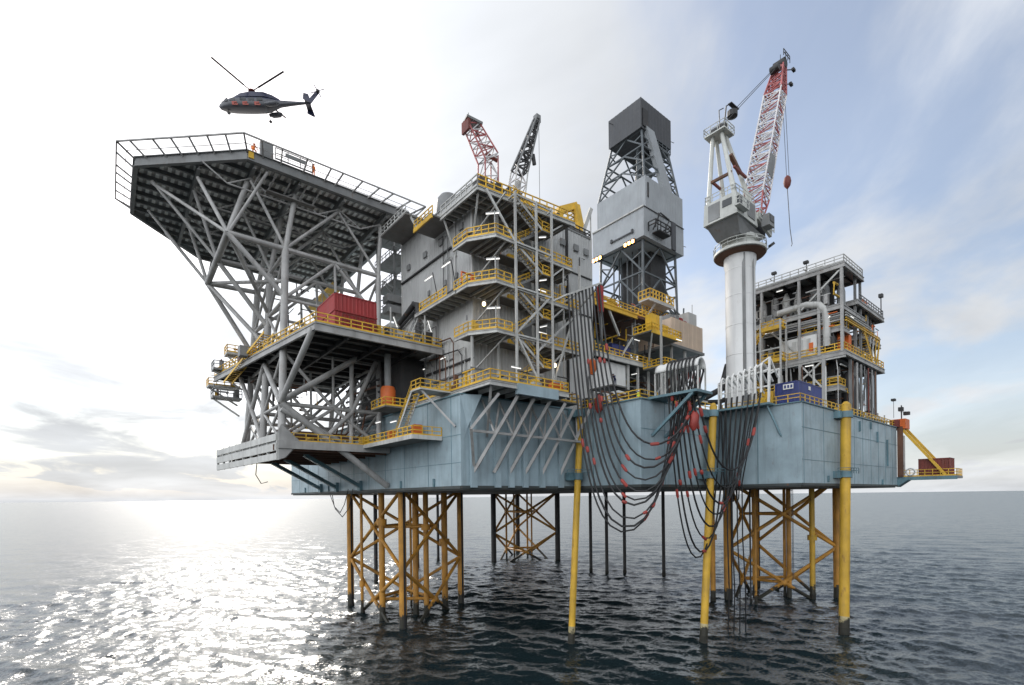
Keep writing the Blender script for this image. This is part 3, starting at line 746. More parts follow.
for u in (-16.5,-11,-5,1.5): sec2 += [((u,24,HZ-3.6),(u,31,HZ-1.9),.11),((u,31,HZ-3.6),(u,39,HZ-1.9),.11),((u,39,HZ-3.6),(u,48,HZ-1.9),.11)]
tubes('secondary_brace', STEEL, hd, sec2, .12, 6)
m = M()
for u, v in ((-15.6,22.2),(-13.9,22.3),(-12,22.4),(-10,22.5),(-8.2,22.6)):
    m.beam((u,v,HZ-1.4),(u-.9,v+2.6,HZ-3.6),.16,.16)
m.out('hanger', STEEL, hd)
M().beam((-14.8,23.4,HZ-3.2),(-8.6,23.4,HZ-3.2),.9,.12).out('hanging_walkway', GRAT, hd)
m = M(); m.rail([(-2,35,55),(-2,42,55)], h=1.1, r=.05); m.box((-3,34,54.7),(-1,46,54.95)); m.out('yellow_catwalk', YEL, hd)
# stair tower clutter by the right corner
m = M()
for k in range(26):
    p = Vector((random.uniform(2.5,7.5), random.uniform(22.6,31), random.uniform(50,63))); q_ = p + Vector((random.uniform(-2,2), random.uniform(-2,2), random.uniform(-3,3)))
    m.beam(p, q_, .14, .14)
for u, v in ((3.5,23.5),(7,24),(3.6,30),(7,30)): m.beam((u,v,46),(u,v,63.4),.22,.22)
for z in (50,54,58,62): m.box((3.3,23.3,z),(7.2,30.2,z+.12)); m.rail([(7.2,23.3,z),(3.3,23.3,z),(3.3,30.2,z)], r=.035, toe=False)
tag(m.out('access_stair_tower', STEELD), 'cluttered grey access stair frame between helideck corner and grey cladded block', 'stair tower')

# ================================================================== CLADDED BLOCK
bl = thing('cladded_block', 'tall windowless block in grey corrugated cladding behind the zigzag stair tower', 'module building', (15, 13, 32))
U0, U1, V0, V1, BZ, TZ = 4.3, 26.4, 3.4, 22.4, 31.9, 59.3
def level(a, b, z0, z1, mat=CLAD, pitch=.55): return M().corr(a, b, z0, z1, pitch, .05, .2).out('wall', mat, bl)
level((U0,V1),(U0,V0), 34.6, 47.2, CLADL); level((U0,V1),(U0,V0), 47.3, 53.0); level((U0,V1),(U0,V0), 53.1, TZ)
level((U0,V0),(U1,V0), 34.6, 47.2, CLADL); level((U0,V0),(U1,V0), 47.3, 53.0); level((U0,V0),(U1,V0), 53.1, TZ)
M().box((U0,V0,BZ),(U1,V1,34.55)).out('base_wall', CLADL, bl)
M().box((U0+.25,V0+.25,34.55),(U1,V1,TZ-.1)).out('core', CLAD, bl)
m = M(); m.box((U0-.12,V0-.12,TZ-.1),(U1+.1,V1+.1,TZ+.12)); m.out('roof', STEELD, bl)
for a_, b_ in (((U0-.14,V0-.14,BZ),(U0+.14,V0+.14,TZ+.1)),((U1-.1,V0-.14,BZ),(U1+.14,V0+.12,TZ+.1)),((U0-.14,V1-.1,BZ),(U0+.1,V1+.14,TZ+.1))): M().box(a_, b_).out('corner_trim', CLADL, bl)
for z in (36.0, 37.4, 47.25, 53.05):
    M().box((U0-.32,V0-.2,z-.1),(U0-.06,V1,z+.1)).out('cable_tray', DARK if z > 36.5 else STEELD, bl)
for z in (47.25, 53.05): M().box((U0,V0-.2,z-.08),(U1,V0-.06,z+.08)).out('cable_tray', DARK, bl)
for v in (7.5, 12.0, 17): 
    d = M().box((U0-.09,v,32.75),(U0-.01,v+1.1,34.9)).out('door', RUSTB, bl); M().box((U0-.14,v+.1,33.7),(U0-.09,v+.25,33.9)).out('handle', OFFW, d)
for u, z in ((12.9,39.75),(12.9,45.4),(13.2,50.8),(15.5,50.8)):
    M().box((u,V0-.1,z),(u+1.1,V0-.01,z+2.1)).out('door', STEELD, bl)
M().path([(3.9,26.5,47.2),(3.9,22.6,47.0),(3.7,17.6,48.4),(3.7,16.6,48.0),(3.7,16.4,46.5),(3.7,16.2,41.0)], .42, 10).out('duct', DARK, bl, True)
M().path([(3.8,26.5,46.2),(3.8,22.6,46.1),(3.8,17.6,47.4),(3.75,17.1,46.8),(3.75,17,41)], .22, 8).out('duct', DARK, bl, True)
M().corr((2.2,29.0),(2.2,22.6),40.4,46.8,.6,.08,.2).out('annex_wall', CLADL, bl)
M().box((2.4,22.6,40.4),(8,29,46.8)).out('annex', CLADL, bl)
m = M()
for z in (48.6,50.2): m.box((2.0,22.7,z),(5.2,24.6,z+1.1)); 
m.out('ventilation_box', STEELD, bl)
for a, b in (((2.9,6.4,50.2),(2.9,8.4,50.2)),((2.9,11,50.0),(2.9,13,50.0)),((3.9,15.0,38.4),(3.9,16.6,38.4)),((3.9,9.4,38.8),(3.9,11,38.8))): lamp(a, b, bl)
for v in (6.2,10.8): M().beam((3.9,v,46),(2.9,v,50.4),.09,.09).out('lamp_bracket', DARK, bl)
m = M(); m.rail([(U0+.3,V1,TZ+.12),(U0+.3,14,TZ+.12)], r=.04); m.out('roof_railing', DARK, bl); m = M(); m.rail([(16,V0+.1,TZ+.12),(U1,V0+.1,TZ+.12),(U1,V1,TZ+.12)], r=.05, step=1.2); m.out('roof_railing', DARK, bl)
m = M(); m.box((17,V0+.5,TZ+.1),(U1-.3,V0+.6,TZ+1.0)); m.out('roof_netting', GRAT, bl)
# dark underbelly left of the block, pipes
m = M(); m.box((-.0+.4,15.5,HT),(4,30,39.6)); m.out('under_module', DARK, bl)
for k in range(10):
    v = 5+k*1.8; M().path([(3.6-.1*(k%3),v,33),(3.6-.1*(k%3),v,38+2*(k%2)),(3.8,v+1.2,39+2*(k%2)),(3.8,v+5,39.2+2*(k%2))], .09).out('pipe', random.choice([DARK,STEELD,RUSTB]), bl, True)

# surface pipework, drains and cable ladders on the block
rb = random.Random(71)
for k in range(12):
    v = rb.uniform(4.4,21.5); z0 = rb.choice([34.8,37.6,47.5]); z1 = z0+rb.uniform(3,9)
    M().path([(4.05,v,z0),(4.05,v,z1),(4.05,v+rb.uniform(.5,3),z1+.02)], rb.uniform(.05,.1)).out('pipe', rb.choice([STEELD,DARK,CLADL,OFFW]), bl, True)
for k in range(10):
    u = rb.uniform(13.5,26); z0 = rb.choice([34.8,39.7,45.4,51]); z1 = z0+rb.uniform(3,7)
    M().path([(u,3.1,z0),(u,3.1,z1),(u+rb.uniform(.4,2),3.1,z1+.02)], rb.uniform(.05,.11)).out('pipe', rb.choice([STEELD,DARK,CLADL,OFFW,YEL]), bl, True)
for v in (5.2,10.2,14.6,19.6): M().box((4.02,v,54.4),(4.2,v+.9,55.2)).out('vent_grille', STEELD, bl)
for v in (6.6,9.4,13.8,18.6): M().box((4.05,v,48.6),(4.2,v+.5,49.3)).out('junction_box', STEELD, bl)
for u in (19.6,22.4,24.6): M().box((u,3.05,56.4),(u+1.0,3.2,57.3)).out('vent_grille', STEELD, bl)
for u in (20.4,23.8): M().box((u,3.05,50.6),(u+.5,3.2,51.4)).out('junction_box', OFFW, bl)
M().beam((20.8,3.05,33),(20.8,3.05,59),.5,.12).out('cable_ladder', DARK, bl)
# ================================================================== STAIR TOWER
st = thing('zigzag_stair_tower', 'tall open zigzag stair tower with yellow rails on the corner of the grey cladded block', 'stair tower', (8, 0, 32.7))
LV = [39.5, 45.2, 50.5]
for i, z in enumerate(LV):
    M().prism([(3.6,-2.4),(6.6,-2.4),(6.6,1.2),(19,1.2),(19,3.2),(4.2,3.2),(4.2,3.6),(1.6,3.6),(1.6,.6)], z-.12, z).out('landing', GRAT, st)
    M().prism([(11.2,-1.6),(18.4-(1.3 if i==2 else 0),-1.6),(18.4-(1.3 if i==2 else 0),1.18),(11.2,1.18)], z-.12, z).out('landing', GRAT, st)
    m = M(); ul = 18.4-(1.3 if i==2 else 0)
    m.ibeam((1.6,.6,z-.32),(3.6,-2.4,z-.32),.2,.42); m.ibeam((3.6,-2.4,z-.32),(11.2,-2.4,z-.32),.2,.42); m.ibeam((1.6,.6,z-.32),(1.6,3.6,z-.32),.2,.42); m.ibeam((11.2,-1.6,z-.32),(ul,-1.6,z-.32),.2,.42); m.ibeam((ul,-1.6,z-.32),(ul,3.2,z-.32),.2,.42)
    for k in range(4): m.ibeam((3.6+.9*k,-2.2,z-.3),(3.6+.9*k,3,z-.3),.12,.3); m.ibeam((12+1.6*k,-1.5,z-.3),(12+1.6*k,3.1,z-.3),.12,.3)
    m.out('landing_beams', OFFW, st)
    m = M(); m.rail([(1.65,3.6,z),(1.65,.65,z),(3.65,-2.35,z),(5.9,-2.35,z)], r=.04, step=1.0); m.out('railing', YEL, st); m = M(); m.rail([(11.3,-1.55,z),(ul-.1,-1.55,z),(ul-.1,3.1,z)], r=.045, step=1.0); m.out('railing', YEL, st)
    M().box((6.4,2.3,z),(8.0,3.1,z+1.6)).out('locker', ORANGE if i != 1 else YEL, st); M().box((9.5,2.6,z),(10.6,3.1,z+1.3)).out('locker', YEL, st)
tops = [LV[0], LV[1], LV[2], 56.2]
for z in tops:
    zb = {LV[0]:32.75, LV[1]:LV[0], LV[2]:LV[1], 56.2:LV[2]}[z]; zm = (z+zb)/2
    M().stair((6.5,-1.6,z),(11.1,-1.6,zm),1.15,11).out('stair_flight', OFFW, st)
    m = M(); m.stair_rail((6.5,-1.6,z),(11.1,-1.6,zm),1.15); m.out('stair_railing', YEL, st)
    M().stair((11.1,-.2,zm),(6.5,-.2,zb),1.15,11).out('stair_flight', STEELD, st)
    m = M(); m.stair_rail((11.1,-.2,zm),(6.5,-.2,zb),1.15); m.out('stair_railing', YEL, st)
    M().box((11.1,-2.2,zm-.12),(12.5,.4,zm)).out('half_landing', GRAT, st)
    m = M(); m.rail([(11.1,-2.2,zm),(12.4,-2.2,zm),(12.4,.4,zm)], r=.04, step=.9); m.out('railing', YEL, st)
for u, v, z0, z1 in ((6.4,-2.55,32.7,56.2),(9.7,-2.6,32.7,56.2),(12.3,-2.6,32.7,56.2),(18.3,-1.7,45,51),(2.0,.4,32.7,39.4),(6.5,1.1,32.7,56.2),(12.3,1.1,32.7,56.2)):
    M().box((u-.12,v-.12,z0),(u+.12,v+.12,z1)).out('post', OFFW, st)
for p, q_ in (((12.3,-2.6,34),(17.6,-1.6,45)),((9.7,-2.6,37.8),(18.3,-1.7,44.9)),((6.4,-2.5,39.4),(11.6,-2.6,44.6)),((6.4,-2.5,39.3),(10.6,-2.6,33)),((6.4,-2.5,50.2),(3.0,-1.4,55.8))):
    M().beam(p, q_, .22, .22).out('diagonal_brace', OFFW, st)
for z in LV+[56.2]:
    for a_, b_ in (((6.4,-2.55),(9.7,-2.6)),((9.7,-2.6),(12.3,-2.6)),((12.3,-2.6),(12.3,1.1)),((6.4,-2.55),(6.5,1.1))):
        M().beam((*a_,z-.25),(*b_,z-.25),.14,.2).out('tie_beam', OFFW, st)
    M().beam((5.2,-2.3,z-.4),(4.35,3.3,z-3.6),.16,.16).out('knee_brace', OFFW, st)
    M().beam((12.3,-2.55,z-2.8),(15.4,-1.5,z-.5),.16,.16).out('knee_brace', OFFW, st)
for u, v in ((15.4,-1.5),(18.2,3.0),(9.6,1.1)): M().box((u-.08,v-.08,32.75),(u+.08,v+.08,50.4)).out('post', OFFW, st)
# long upper wing on the left wall + stair down
M().prism([(1.4,3),(4.2,3),(4.2,13.2),(1.4,13.2)], 44.95, 45.1).out('side_walkway', GRAT, st)
m = M(); m.ibeam((1.4,3,44.8),(1.4,13.2,44.8),.2,.4)
for k in range(8): m.ibeam((1.4,3.6+k*1.3,44.75),(4.2,3.6+k*1.3,44.75),.12,.3)
m.out('walkway_beams', OFFW, st)
m = M(); m.rail([(1.45,5,45.1),(1.45,11.9,45.1)], r=.045, step=1.0); m.out('railing', YEL, st)
M().stair((2.6,12.6,45.0),(2.6,17.8,40.5),1.6,12).out('stair_flight', OFFW, st)
m = M(); m.stair_rail((2.6,12.6,45.0),(2.6,17.8,40.5),1.6); m.out('stair_railing', STEELD, st)
for i, z in enumerate(LV):
    lamp((3.0,-1.3,z+2.4),(4.1,-2.4,z+2.4), st); M().beam((3.6,-2.2,z),(3.6,-2.2,z+2.6),.1,.1).out('lamp_post', OFFW, st)
    lamp((13.4,1.4,z+2.5),(15,1.4,z+2.5), st)
    lamp((9.9,-2.9,z+1.2),(11,-2.9,z+1.6), st)
w1 = M().lathe((4.4,1.2,43.3), [(.12,0),(.22,.15),(.2,.4),(.08,.5)], 10).out('warm_lamp', WARM, st)
w2 = M().lathe((12.9,-2.3,36.4), [(.12,0),(.2,.15),(.18,.4),(.08,.5)], 10).out('warm_lamp', WARM, st)

for z in LV:
    clutter(st, (2,4.2,1,3.3,z,z+2.2), 4, [YEL,STEELD,ORANGE,DARK], random.Random(int(z)), .4, .8)
    clutter(st, (12.5,18,1.6,3.2,z,z+2.4), 6, [YEL,STEELD,ORANGE,DARK,RUSTB], random.Random(int(z)+1), .45, .9)
    M().box((11.4,3.1,z+.0),(17.8,3.25,z+4.2)).out('painted_shadow_panel', STEELD, st)  # flat darker panel standing in for shadow on the wall behind the landing
clutter(bl, (3.9,4.3,4,22,36,39), 10, [DARK,STEELD,RUSTB], random.Random(31), 1.0)
clutter(wk, (1,4,-1,12,32.72,35), 14, [YEL,ORANGE,STEELD,DARK,RUSTB], random.Random(32), .5, .8)
clutter(wk, (5,18.6,-4.5,2.5,32.72,35.4), 34, [YEL,ORANGE,STEELD,DARK,RUSTB,OFFW], random.Random(33), .5, 1.1)
# ================================================================== TOP PLATFORM
tp = thing('roof_edge_platform', 'raised platform with railings jutting from the roof corner above the stair tower', 'platform', (6, 2, 55.8))
TPZ = 56.3
M().prism([(2.2,-.8),(17,-2.2),(17,3.3),(4.2,3.3),(4.2,7.5),(2.2,7.5)], TPZ-.15, TPZ).out('deck_grating', GRAT, tp)
m = M(); m.ibeam((2.2,-.8,TPZ-.4),(17,-2.2,TPZ-.4),.25,.5); m.ibeam((2.2,-.8,TPZ-.4),(2.2,7.5,TPZ-.4),.25,.5)
for k in range(7): m.ibeam((2.3,.2+k*1.1,TPZ-.35),(6.4,.2+k*1.1-.3,TPZ-.35),.14,.35)
for k in range(9): m.ibeam((4+k*1.5,-1,TPZ-.38),(4+k*1.5,3.3,TPZ-.38),.14,.4)
m.out('floor_beams', OFFW, tp)
m = M(); m.rail([(2.25,7.4,TPZ),(2.25,-.75,TPZ)], r=.05, step=1.1, h=1.25); m.out('railing', OFFW, tp)
m = M(); m.rail([(2.25,-.75,TPZ),(16.9,-2.15,TPZ),(16.9,3.2,TPZ)], r=.05, step=1.1, h=1.25); m.out('railing', YEL, tp)
m = M()
for k in range(16):
    u = 3+k*.85; m.box((u,-.2,TPZ),(u+random.uniform(.3,.8),1.2,TPZ+random.uniform(.6,2.2)))
m.out('roof_gear', DARK, tp)
for k in range(4): M().box((4+k*3,-.6,TPZ),(5+k*3,.1,TPZ+1.0+.2*k)).out('gear_box', random.choice([YEL,ORANGE,STEELD]), tp)
M().beam((2.6,-.4,TPZ-.5),(3.9,2.9,50.9),.2,.2).out('support_strut', OFFW, tp)
M().beam((2.4,7,TPZ-.5),(4.1,6.9,51.5),.18,.18).out('support_strut', OFFW, tp)
M().prism([(1.0,7.5),(4.2,7.5),(4.2,12.4),(1.0,12.4)], 56.0, 56.2).out('side_wing', GRAT, tp)
m = M(); m.rail([(1.05,7.5,56.2),(1.05,12.4,56.2)], r=.045, step=1.0); m.box((.9,7.5,55.75),(1.1,12.4,56.3)); m.out('wing_railing', YEL, tp)
M().prism([(.6,14),(4.2,14),(4.2,22),(.6,22)], 59.0, 59.25).out('side_wing', GRAT, tp)
m = M(); m.rail([(.65,14,59.25),(.65,22,59.25)], r=.04, step=1.2); m.out('wing_railing', OFFW, tp)
M().stair((2.2,14.2,59.0),(2.2,12.2,56.3),1.5,7).out('stair_flight', OFFW, tp)
tag(M().lathe((6.5,12.4,59.4), [(1.3,0),(1.7,.8),(1.7,2.6),(1.2,3.3),(.3,3.5)], 16).out('roof_tank', STEELD, None, True), 'squat rounded grey tank on the roof edge left of the raised platform', 'tank')

# ---- two small lattice booms on the roof + yellow knuckle crane
t = thing('red_lattice_boom', 'red and white lattice boom tip leaning left above the roof edge', 'crane boom', (13,14,59.4), 'crane booms standing on the roof')
lattice(t, [(12.0,11.2,59.4),(14.6,11.2,59.4),(14.6,13.2,59.4),(12.0,13.2,59.4)], [(12.4,11.4,70.2),(14.8,11.4,71.6),(14.8,13.2,71.6),(12.4,13.2,70.2)], 4, .12, .06, BOOMR, BOOMW)
lattice(t, [(12.4,11.4,70.2),(14.8,11.4,72),(14.8,13.2,72),(12.4,13.2,70.2)], [(10.6,13.0,75.6),(12.4,12.7,76.2),(12.4,14.2,76.2),(10.6,14.4,75.6)], 5, .13, .06, BOOMR, BOOMW, lambda x: BOOMR if int(x*5) % 2 else BOOMW)
M().beam((10.4,13.8,76.4),(12.9,13.3,76.1),2.0,.35).out('sheave_head', STEELD, t); M().box((10.4,12.8,74.6),(10.8,14.6,76.3)).out('head_plate', BRICK, t)
M().beam((11,13.6,76.4),(11,13.6,77.6),.06,.06).out('antenna', DARK, t)
M().tube((13.2,12.2,71.6),(15.4,12.4,71.6),.3).out('winch', BRICK, t)
t = thing('grey_lattice_boom', 'grey lattice boom leaning right above the roof edge', 'crane boom', (20.5,15,59.4), 'crane booms standing on the roof')
lattice(t, [(17.2,12.6,59.4),(19.8,12.6,59.4),(19.8,14.8,59.4),(17.2,14.8,59.4)], [(20.0,13,73),(22.2,13,73),(22.2,14.6,73),(20.0,14.6,73)], 6, .13, .06, OFFW, BOOMW)
lattice(t, [(20.0,13,73),(22.2,13,73),(22.2,14.6,73),(20.0,14.6,73)], [(24.4,13.2,83),(25.2,13.2,83),(25.2,14,83),(24.4,14,83)], 7, .17, .09, STEELD, DARK)
M().tube((18.6,13.8,61),(20.8,13.8,71),.5).out('luffing_ram', OFFW, t, True)
M().tube((23.6,13.3,76.5),(23.9,13.3,75),.35).out('hook_block', DARK, t, True)
M().beam((25.2,13.5,82.8),(25.2,13.5,60),.05,.05).out('hoist_rope', DARK, t)
M().box((24.5,13.2,82.6),(25.4,14.1,83.8)).out('sheave_head', STEELD, t)
t = thing('yellow_knuckle_crane', 'small yellow knuckle crane folded on the block roof left of the derrick', 'deck crane', (26,8,59.4))
M().tube((23.0,7.9,59.4),(23.0,7.9,62.6),.6,n=12).out('pedestal', YEL, t, True)
M().beam((23.0,7.9,62.0),(24.4,7.8,65.2),.9,1.2).out('lower_arm', YEL, t); M().beam((24.2,7.8,65.0),(27.2,7.0,66.4),.8,1.0).out('knuckle', YEL, t); M().beam((27.0,7.0,66.5),(27.7,6.4,61.4),.7,1.3).out('outer_arm', YEL, t)
M().beam((27.6,6.4,61.4),(29.6,6.1,66.4),.45,.6).out('jib', OFFW, t); M().box((22.2,7.2,62.0),(23.9,8.6,63.8)).out('slew_base', ORANGE, t)
M().beam((29.5,6.1,60.3),(29.5,6.1,66.4),.16,.16).out('jib_post', OFFW, t)

# ================================================================== DRILLING MODULE (middle)
dm = thing('drilling_module', 'open dark drilling module with yellow railings and white lower panels under the derrick', 'module', (40, 12, 32))
M().prism([(26.6,3.2),(46,3.2),(46,22),(26.6,22)], 41.9, 42.3).out('main_deck', GRAT, dm)
m = M(); m.ibeam((26.6,3.1,41.9),(46,3.1,41.9),.3,.8,.1); m.out('deck_girder', OFFW, dm)
m = M(); m.rail([(26.6,3.2,42.3),(41.5,3.2,42.3)], r=.05, step=1.2); m.out('railing', YEL, dm)
M().corr((27.0,3.9),(35.2,3.9),34.2,41.4,1.35,.04,.2).out('white_panel', WHITE, dm)
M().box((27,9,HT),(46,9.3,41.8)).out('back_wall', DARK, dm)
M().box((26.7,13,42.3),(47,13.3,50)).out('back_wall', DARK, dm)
M().box((26.6,4,50.2),(47,21,50.6)).out('upper_deck', RUSTB, dm)
m = M(); m.ibeam((26.6,3.9,50.2),(38.5,3.9,50.2),.3,.8,.1); m.ibeam((26.6,3.9,51.6),(33,3.9,51.2),.2,.3); m.out('upper_girder', YEL, dm)
m = M(); m.rail([(26.6,3.9,50.6),(44,3.9,50.6)], r=.05, step=1.0); m.out('upper_railing', YEL, dm)
for u in (35.4,38,41,45.6): M().box((u-.17,3.4,32),(u+.17,3.75,41.5)).out('post', OFFW, dm)
for u in (30.2,38.9,43): M().box((u-.15,4.6,42.3),(u+.15,4.9,50.1)).out('post', STEELD, dm)
M().beam((31.5,4.2,49.9),(34,4.2,46.2),.3,.3).out('brace', OFFW, dm)
for k in range(30):
    u, v = random.uniform(27,45), random.uniform(4.6,11); z = random.choice([42.3,42.3,50.6])
    M().box((u,v,z),(u+random.uniform(.4,1.8),v+random.uniform(.4,1.2),z+random.uniform(.5,2.0 if z < 45 else 1.4))).out('equipment_box', random.choice([YEL,STEELD,DARK,RUSTB,STEEL,YEL,ORANGE]), dm)
for k in range(24):
    u = random.uniform(36,45); z = random.uniform(33,41); 
    M().path([(u,5+random.random()*3,z),(u+random.uniform(2,5),5+random.random()*3,z),(u+random.uniform(2,5),6,z-1)], random.uniform(.06,.16)).out('pipe', random.choice([STEEL,STEELD,RUSTB,YEL,OFFW]), dm, True)
clutter(dm, (27,36,4,8.5,42.3,49.6), 20, [STEELD,DARK,RUSTB,YEL], random.Random(41), .8, 1.5)
clutter(dm, (36,46,3.4,8.5,42.3,49.8), 34, [STEELD,DARK,RUSTB,YEL,YEL,OFFW,STEEL], random.Random(42), .7, 1.8)
clutter(dm, (36,46,3.4,8.5,HT,41.4), 34, [STEELD,DARK,RUSTB,YEL,OFFW,STEEL,BRICK], random.Random(43), .65, 2.0)
clutter(dm, (28,47,5,9,50.6,53.6), 30, [STEELD,DARK,RUSTB,YEL,YEL,ORANGE,OFFW], random.Random(44), .5, 1.6)
clutter(dm, (20,38,-7,-1,HT+.05,34.4), 30, [STEELD,DARK,RUSTB,DARK,BLACKP], random.Random(45), .5, 1.6)
# yellow cage platform in front of the derrick foot
M().prism([(36.2,-.6),(44.5,-.6),(44.5,3.2),(36.2,3.2)], 46.2, 46.4).out('cage_platform', GRAT, dm)
m = M(); m.rail([(36.2,3,46.4),(36.2,-.6,46.4),(44.5,-.6,46.4),(44.5,3,46.4)], r=.055, step=.8, h=1.2); m.beam((36.2,-.6,46.2),(44.5,-.6,46.2),.2,.5); m.box((37,0,46.5),(39.8,1.2,49.4)); m.box((40.4,.3,46.5),(42.2,1.4,48.4)); m.out('cage_gear', YEL, dm)
M().prism([(38.8,-1.2),(44.8,-1.2),(44.8,3),(38.8,3)], 41.0, 41.2).out('cage_platform', GRAT, dm)
m = M(); m.rail([(38.8,3,41.2),(38.8,-1.2,41.2),(44.8,-1.2,41.2),(44.8,3,41.2)], r=.05, step=.9); m.beam((38.8,-1.2,41),(44.8,-1.2,41),.2,.4); m.out('cage_railing', YEL, dm)
for p, q_ in (((36.4,-.5,46),(40,3,41)),((41.4,-1.2,40.8),(41.4,3,36.5)),((44.6,-1,40.8),(43,3,36.8)),((36,3,46),(33.4,3.3,42.6))): M().beam(p, q_, .24, .24).out('brace', OFFW, dm)
M().box((38.3,-.9,HT),(38.6,-.6,49)).out('post', OFFW, dm)
lamp((42,-1.3,45.8),(43.6,-1.3,45.8), dm); lamp((41.6,-1.6,40.4),(43.2,-1.6,40.4), dm); lamp((35.6,3.0,39.8),(37,3.0,40.2), dm); lamp((30.6,-.2,34.8),(31.8,-.2,34.8), dm); lamp((37,3.4,46),(38.4,3.4,46), dm)
# deck level pipe rack in front
m = M(); m.beam((26.8,-.5,36.0),(36.8,-.5,35.4),.35,.35); m.beam((26.8,.2,35.0),(36.8,.2,34.6),.3,.3); m.out('pipe_rack', BLACKP, dm)
for k in range(14): M().box((20+k*1.2,-1.5-.3*(k%3),HT+.05),(20.7+k*1.2,-.4,HT+1+.8*random.random())).out('deck_box', random.choice([STEELD,DARK,RUSTB,DARK]), dm)
container('blue_container', 'blue container behind yellow rails on the middle deck left of the derrick foot', 'container', 33.4,38.3,5.2,7.6,42.4,45.2, BLUE)
container('dark_green_container', 'dark green container behind yellow rails beside the blue one in the open module', 'container', 29.2,32.9,5.6,8,42.4,45.2, GREEN)
# beige unit
t = thing('beige_unit', 'beige cladded box unit right of the yellow cages beneath the derrick', 'tank unit', (50,5,46.6))
M().corr((45.7,2.0),(56.0,2.0),46.7,51.3,1.5,.05,.2).out('wall', BEIGE, t); M().box((45.7,2.2,46.7),(56,9,51.2)).out('body', BEIGE, t)
M().box((45.4,1.8,46.2),(56.3,9.2,46.65)).out('base_frame', STEELD, t)
M().box((53.2,3.2,51.2),(56.0,8,54.2)).out('upper_box', CLADL, t); M().box((45.9,2.4,51.3),(47,4,52)).out('hatch', STEELD, t)
for k in range(5): M().box((46.2+k*1.3,3.0,51.2),(47.1+k*1.3,4.2,52.0+.8*random.random())).out('machinery', random.choice([BRICK,RED,STEELD]), t)
m = M()
for u in (46.2,50.5,55.4): m.box((u-.18,2.2,HT),(u+.18,2.56,46.2)); m.box((u-.18,8,HT),(u+.18,8.36,46.2))
m.out('legs', OFFW, t)
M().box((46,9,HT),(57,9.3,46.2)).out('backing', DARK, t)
for k in range(10): M().path([(46+k,3.5+.3*k,HT+.5),(46+k,3.5+.3*k,40+.5*k),(47+k,5,41+.5*k)], .12).out('pipe', random.choice([STEELD,RUSTB,OFFW,DARK]), t, True)
M().path([(46,-.5,36.6),(50,-2,37),(53,-3.2,38.6),(54.5,-3.6,43)], .55, 10).out('black_pipe', BLACKP, t, True)
M().path([(46,-1.5,35.6),(52,-3,36.2),(55,-4,37.2)], .45, 10).out('black_pipe', BLACKP, t, True)
M().box((53.6,-4.6,HT),(55.0,-3.4,42.5)).out('black_stack', BLACKP, t)
M().path([(53.9,-4.4,42.4),(53.9,-4.4,44.2),(54.5,-4.3,44.8),(55.0,-4.2,44.2),(55,-4.2,41)], .16).out('vent_bend', OFFW, t, True)

# ================================================================== DERRICK
dk = thing('drilling_derrick', 'tall drilling derrick with grey cladded box, dark crown box and open lattice between', 'derrick', (54,15.5,50.6))
B0 = [(48.6,9.9),(60.4,9.9),(60.4,21),(48.6,21)]
def sq(p, z): return [(u,v,z) for u,v in p]
def face_lattice(c0, c1, n, rc, rb, mat_):
    c0 = [Vector(p) for p in c0]; c1 = [Vector(p) for p in c1]
    for a, b in zip(c0,c1): M().tube(a, b, rc, n=6).out('leg', mat_, dk, True)
    for k in range(4):
        m = M()
        for i in range(n):
            q0 = [a.lerp(b,i/n) for a,b in zip(c0,c1)]; q1 = [a.lerp(b,(i+1)/n) for a,b in zip(c0,c1)]
            k2 = (k+1)%4; mid = (q1[k]+q1[k2])/2
            m.beam(q1[k],q1[k2],rb*2,rb*2); m.beam(q0[k],mid,rb*2,rb*2); m.beam(q0[k2],mid,rb*2,rb*2); m.beam(q0[k].lerp(mid,.5), q1[k].lerp(q0[k],.35), rb*1.5, rb*1.5); m.beam(q0[k2].lerp(mid,.5), q1[k2].lerp(q0[k2],.35), rb*1.5, rb*1.5)
        m.out('lattice_face', mat_, dk)
face_lattice(sq(B0,50.6), sq([(49,10.2),(60,10.2),(60,20.6),(49,20.6)],69.4), 3, .26, .14, DERRS)
M().box((54.2,12.0,50.6),(59.4,19.2,69.3)).out('dark_interior_box', BLACKP, dk)  # black box added to put interior shade behind the base lattice
m = M()
for k in range(9):
    u = 50.2+random.uniform(0,4); v = random.uniform(11.5,19); m.tube((u,v,50.6),(u,v,69.3),.16)
m.out('standpipes', DERRS, dk)
M().box((48.0,9.2,69.4),(61.5,21.8,75.0)).out('lower_cladding', DERR, dk)
for a_, b_ in (((47.98,21.9),(47.98,9.1)),((47.9,9.18),(61.6,9.18))): M().corr(a_, b_, 69.4, 75.0, .9, .035, .05).out('cladding_sheet', DERR, dk)
M().box((48.8,9.28,75.0),(61.4,21.2,81.2)).out('upper_cladding', DERR, dk)
for a_, b_ in (((48.78,21.3),(48.78,9.2)),((48.7,9.26),(61.5,9.26))): M().corr(a_, b_, 75.1, 81.2, .9, .035, .05).out('cladding_sheet', DERR, dk)
M().beam((47.85,9.05,74.95),(47.85,21.9,74.95),.3,.25).out('ledge', OFFW, dk); M().beam((47.9,9.05,74.95),(61.6,9.05,74.95),.1,.14).out('seam', DARK, dk)
M().box((57.1,8.9,69.4),(58.4,9.12,75)).out('pilaster', DERRD, dk)
M().box((49.3,9.1,77.2),(49.7,9.22,80.0)).out('slot_window', DARK, dk)
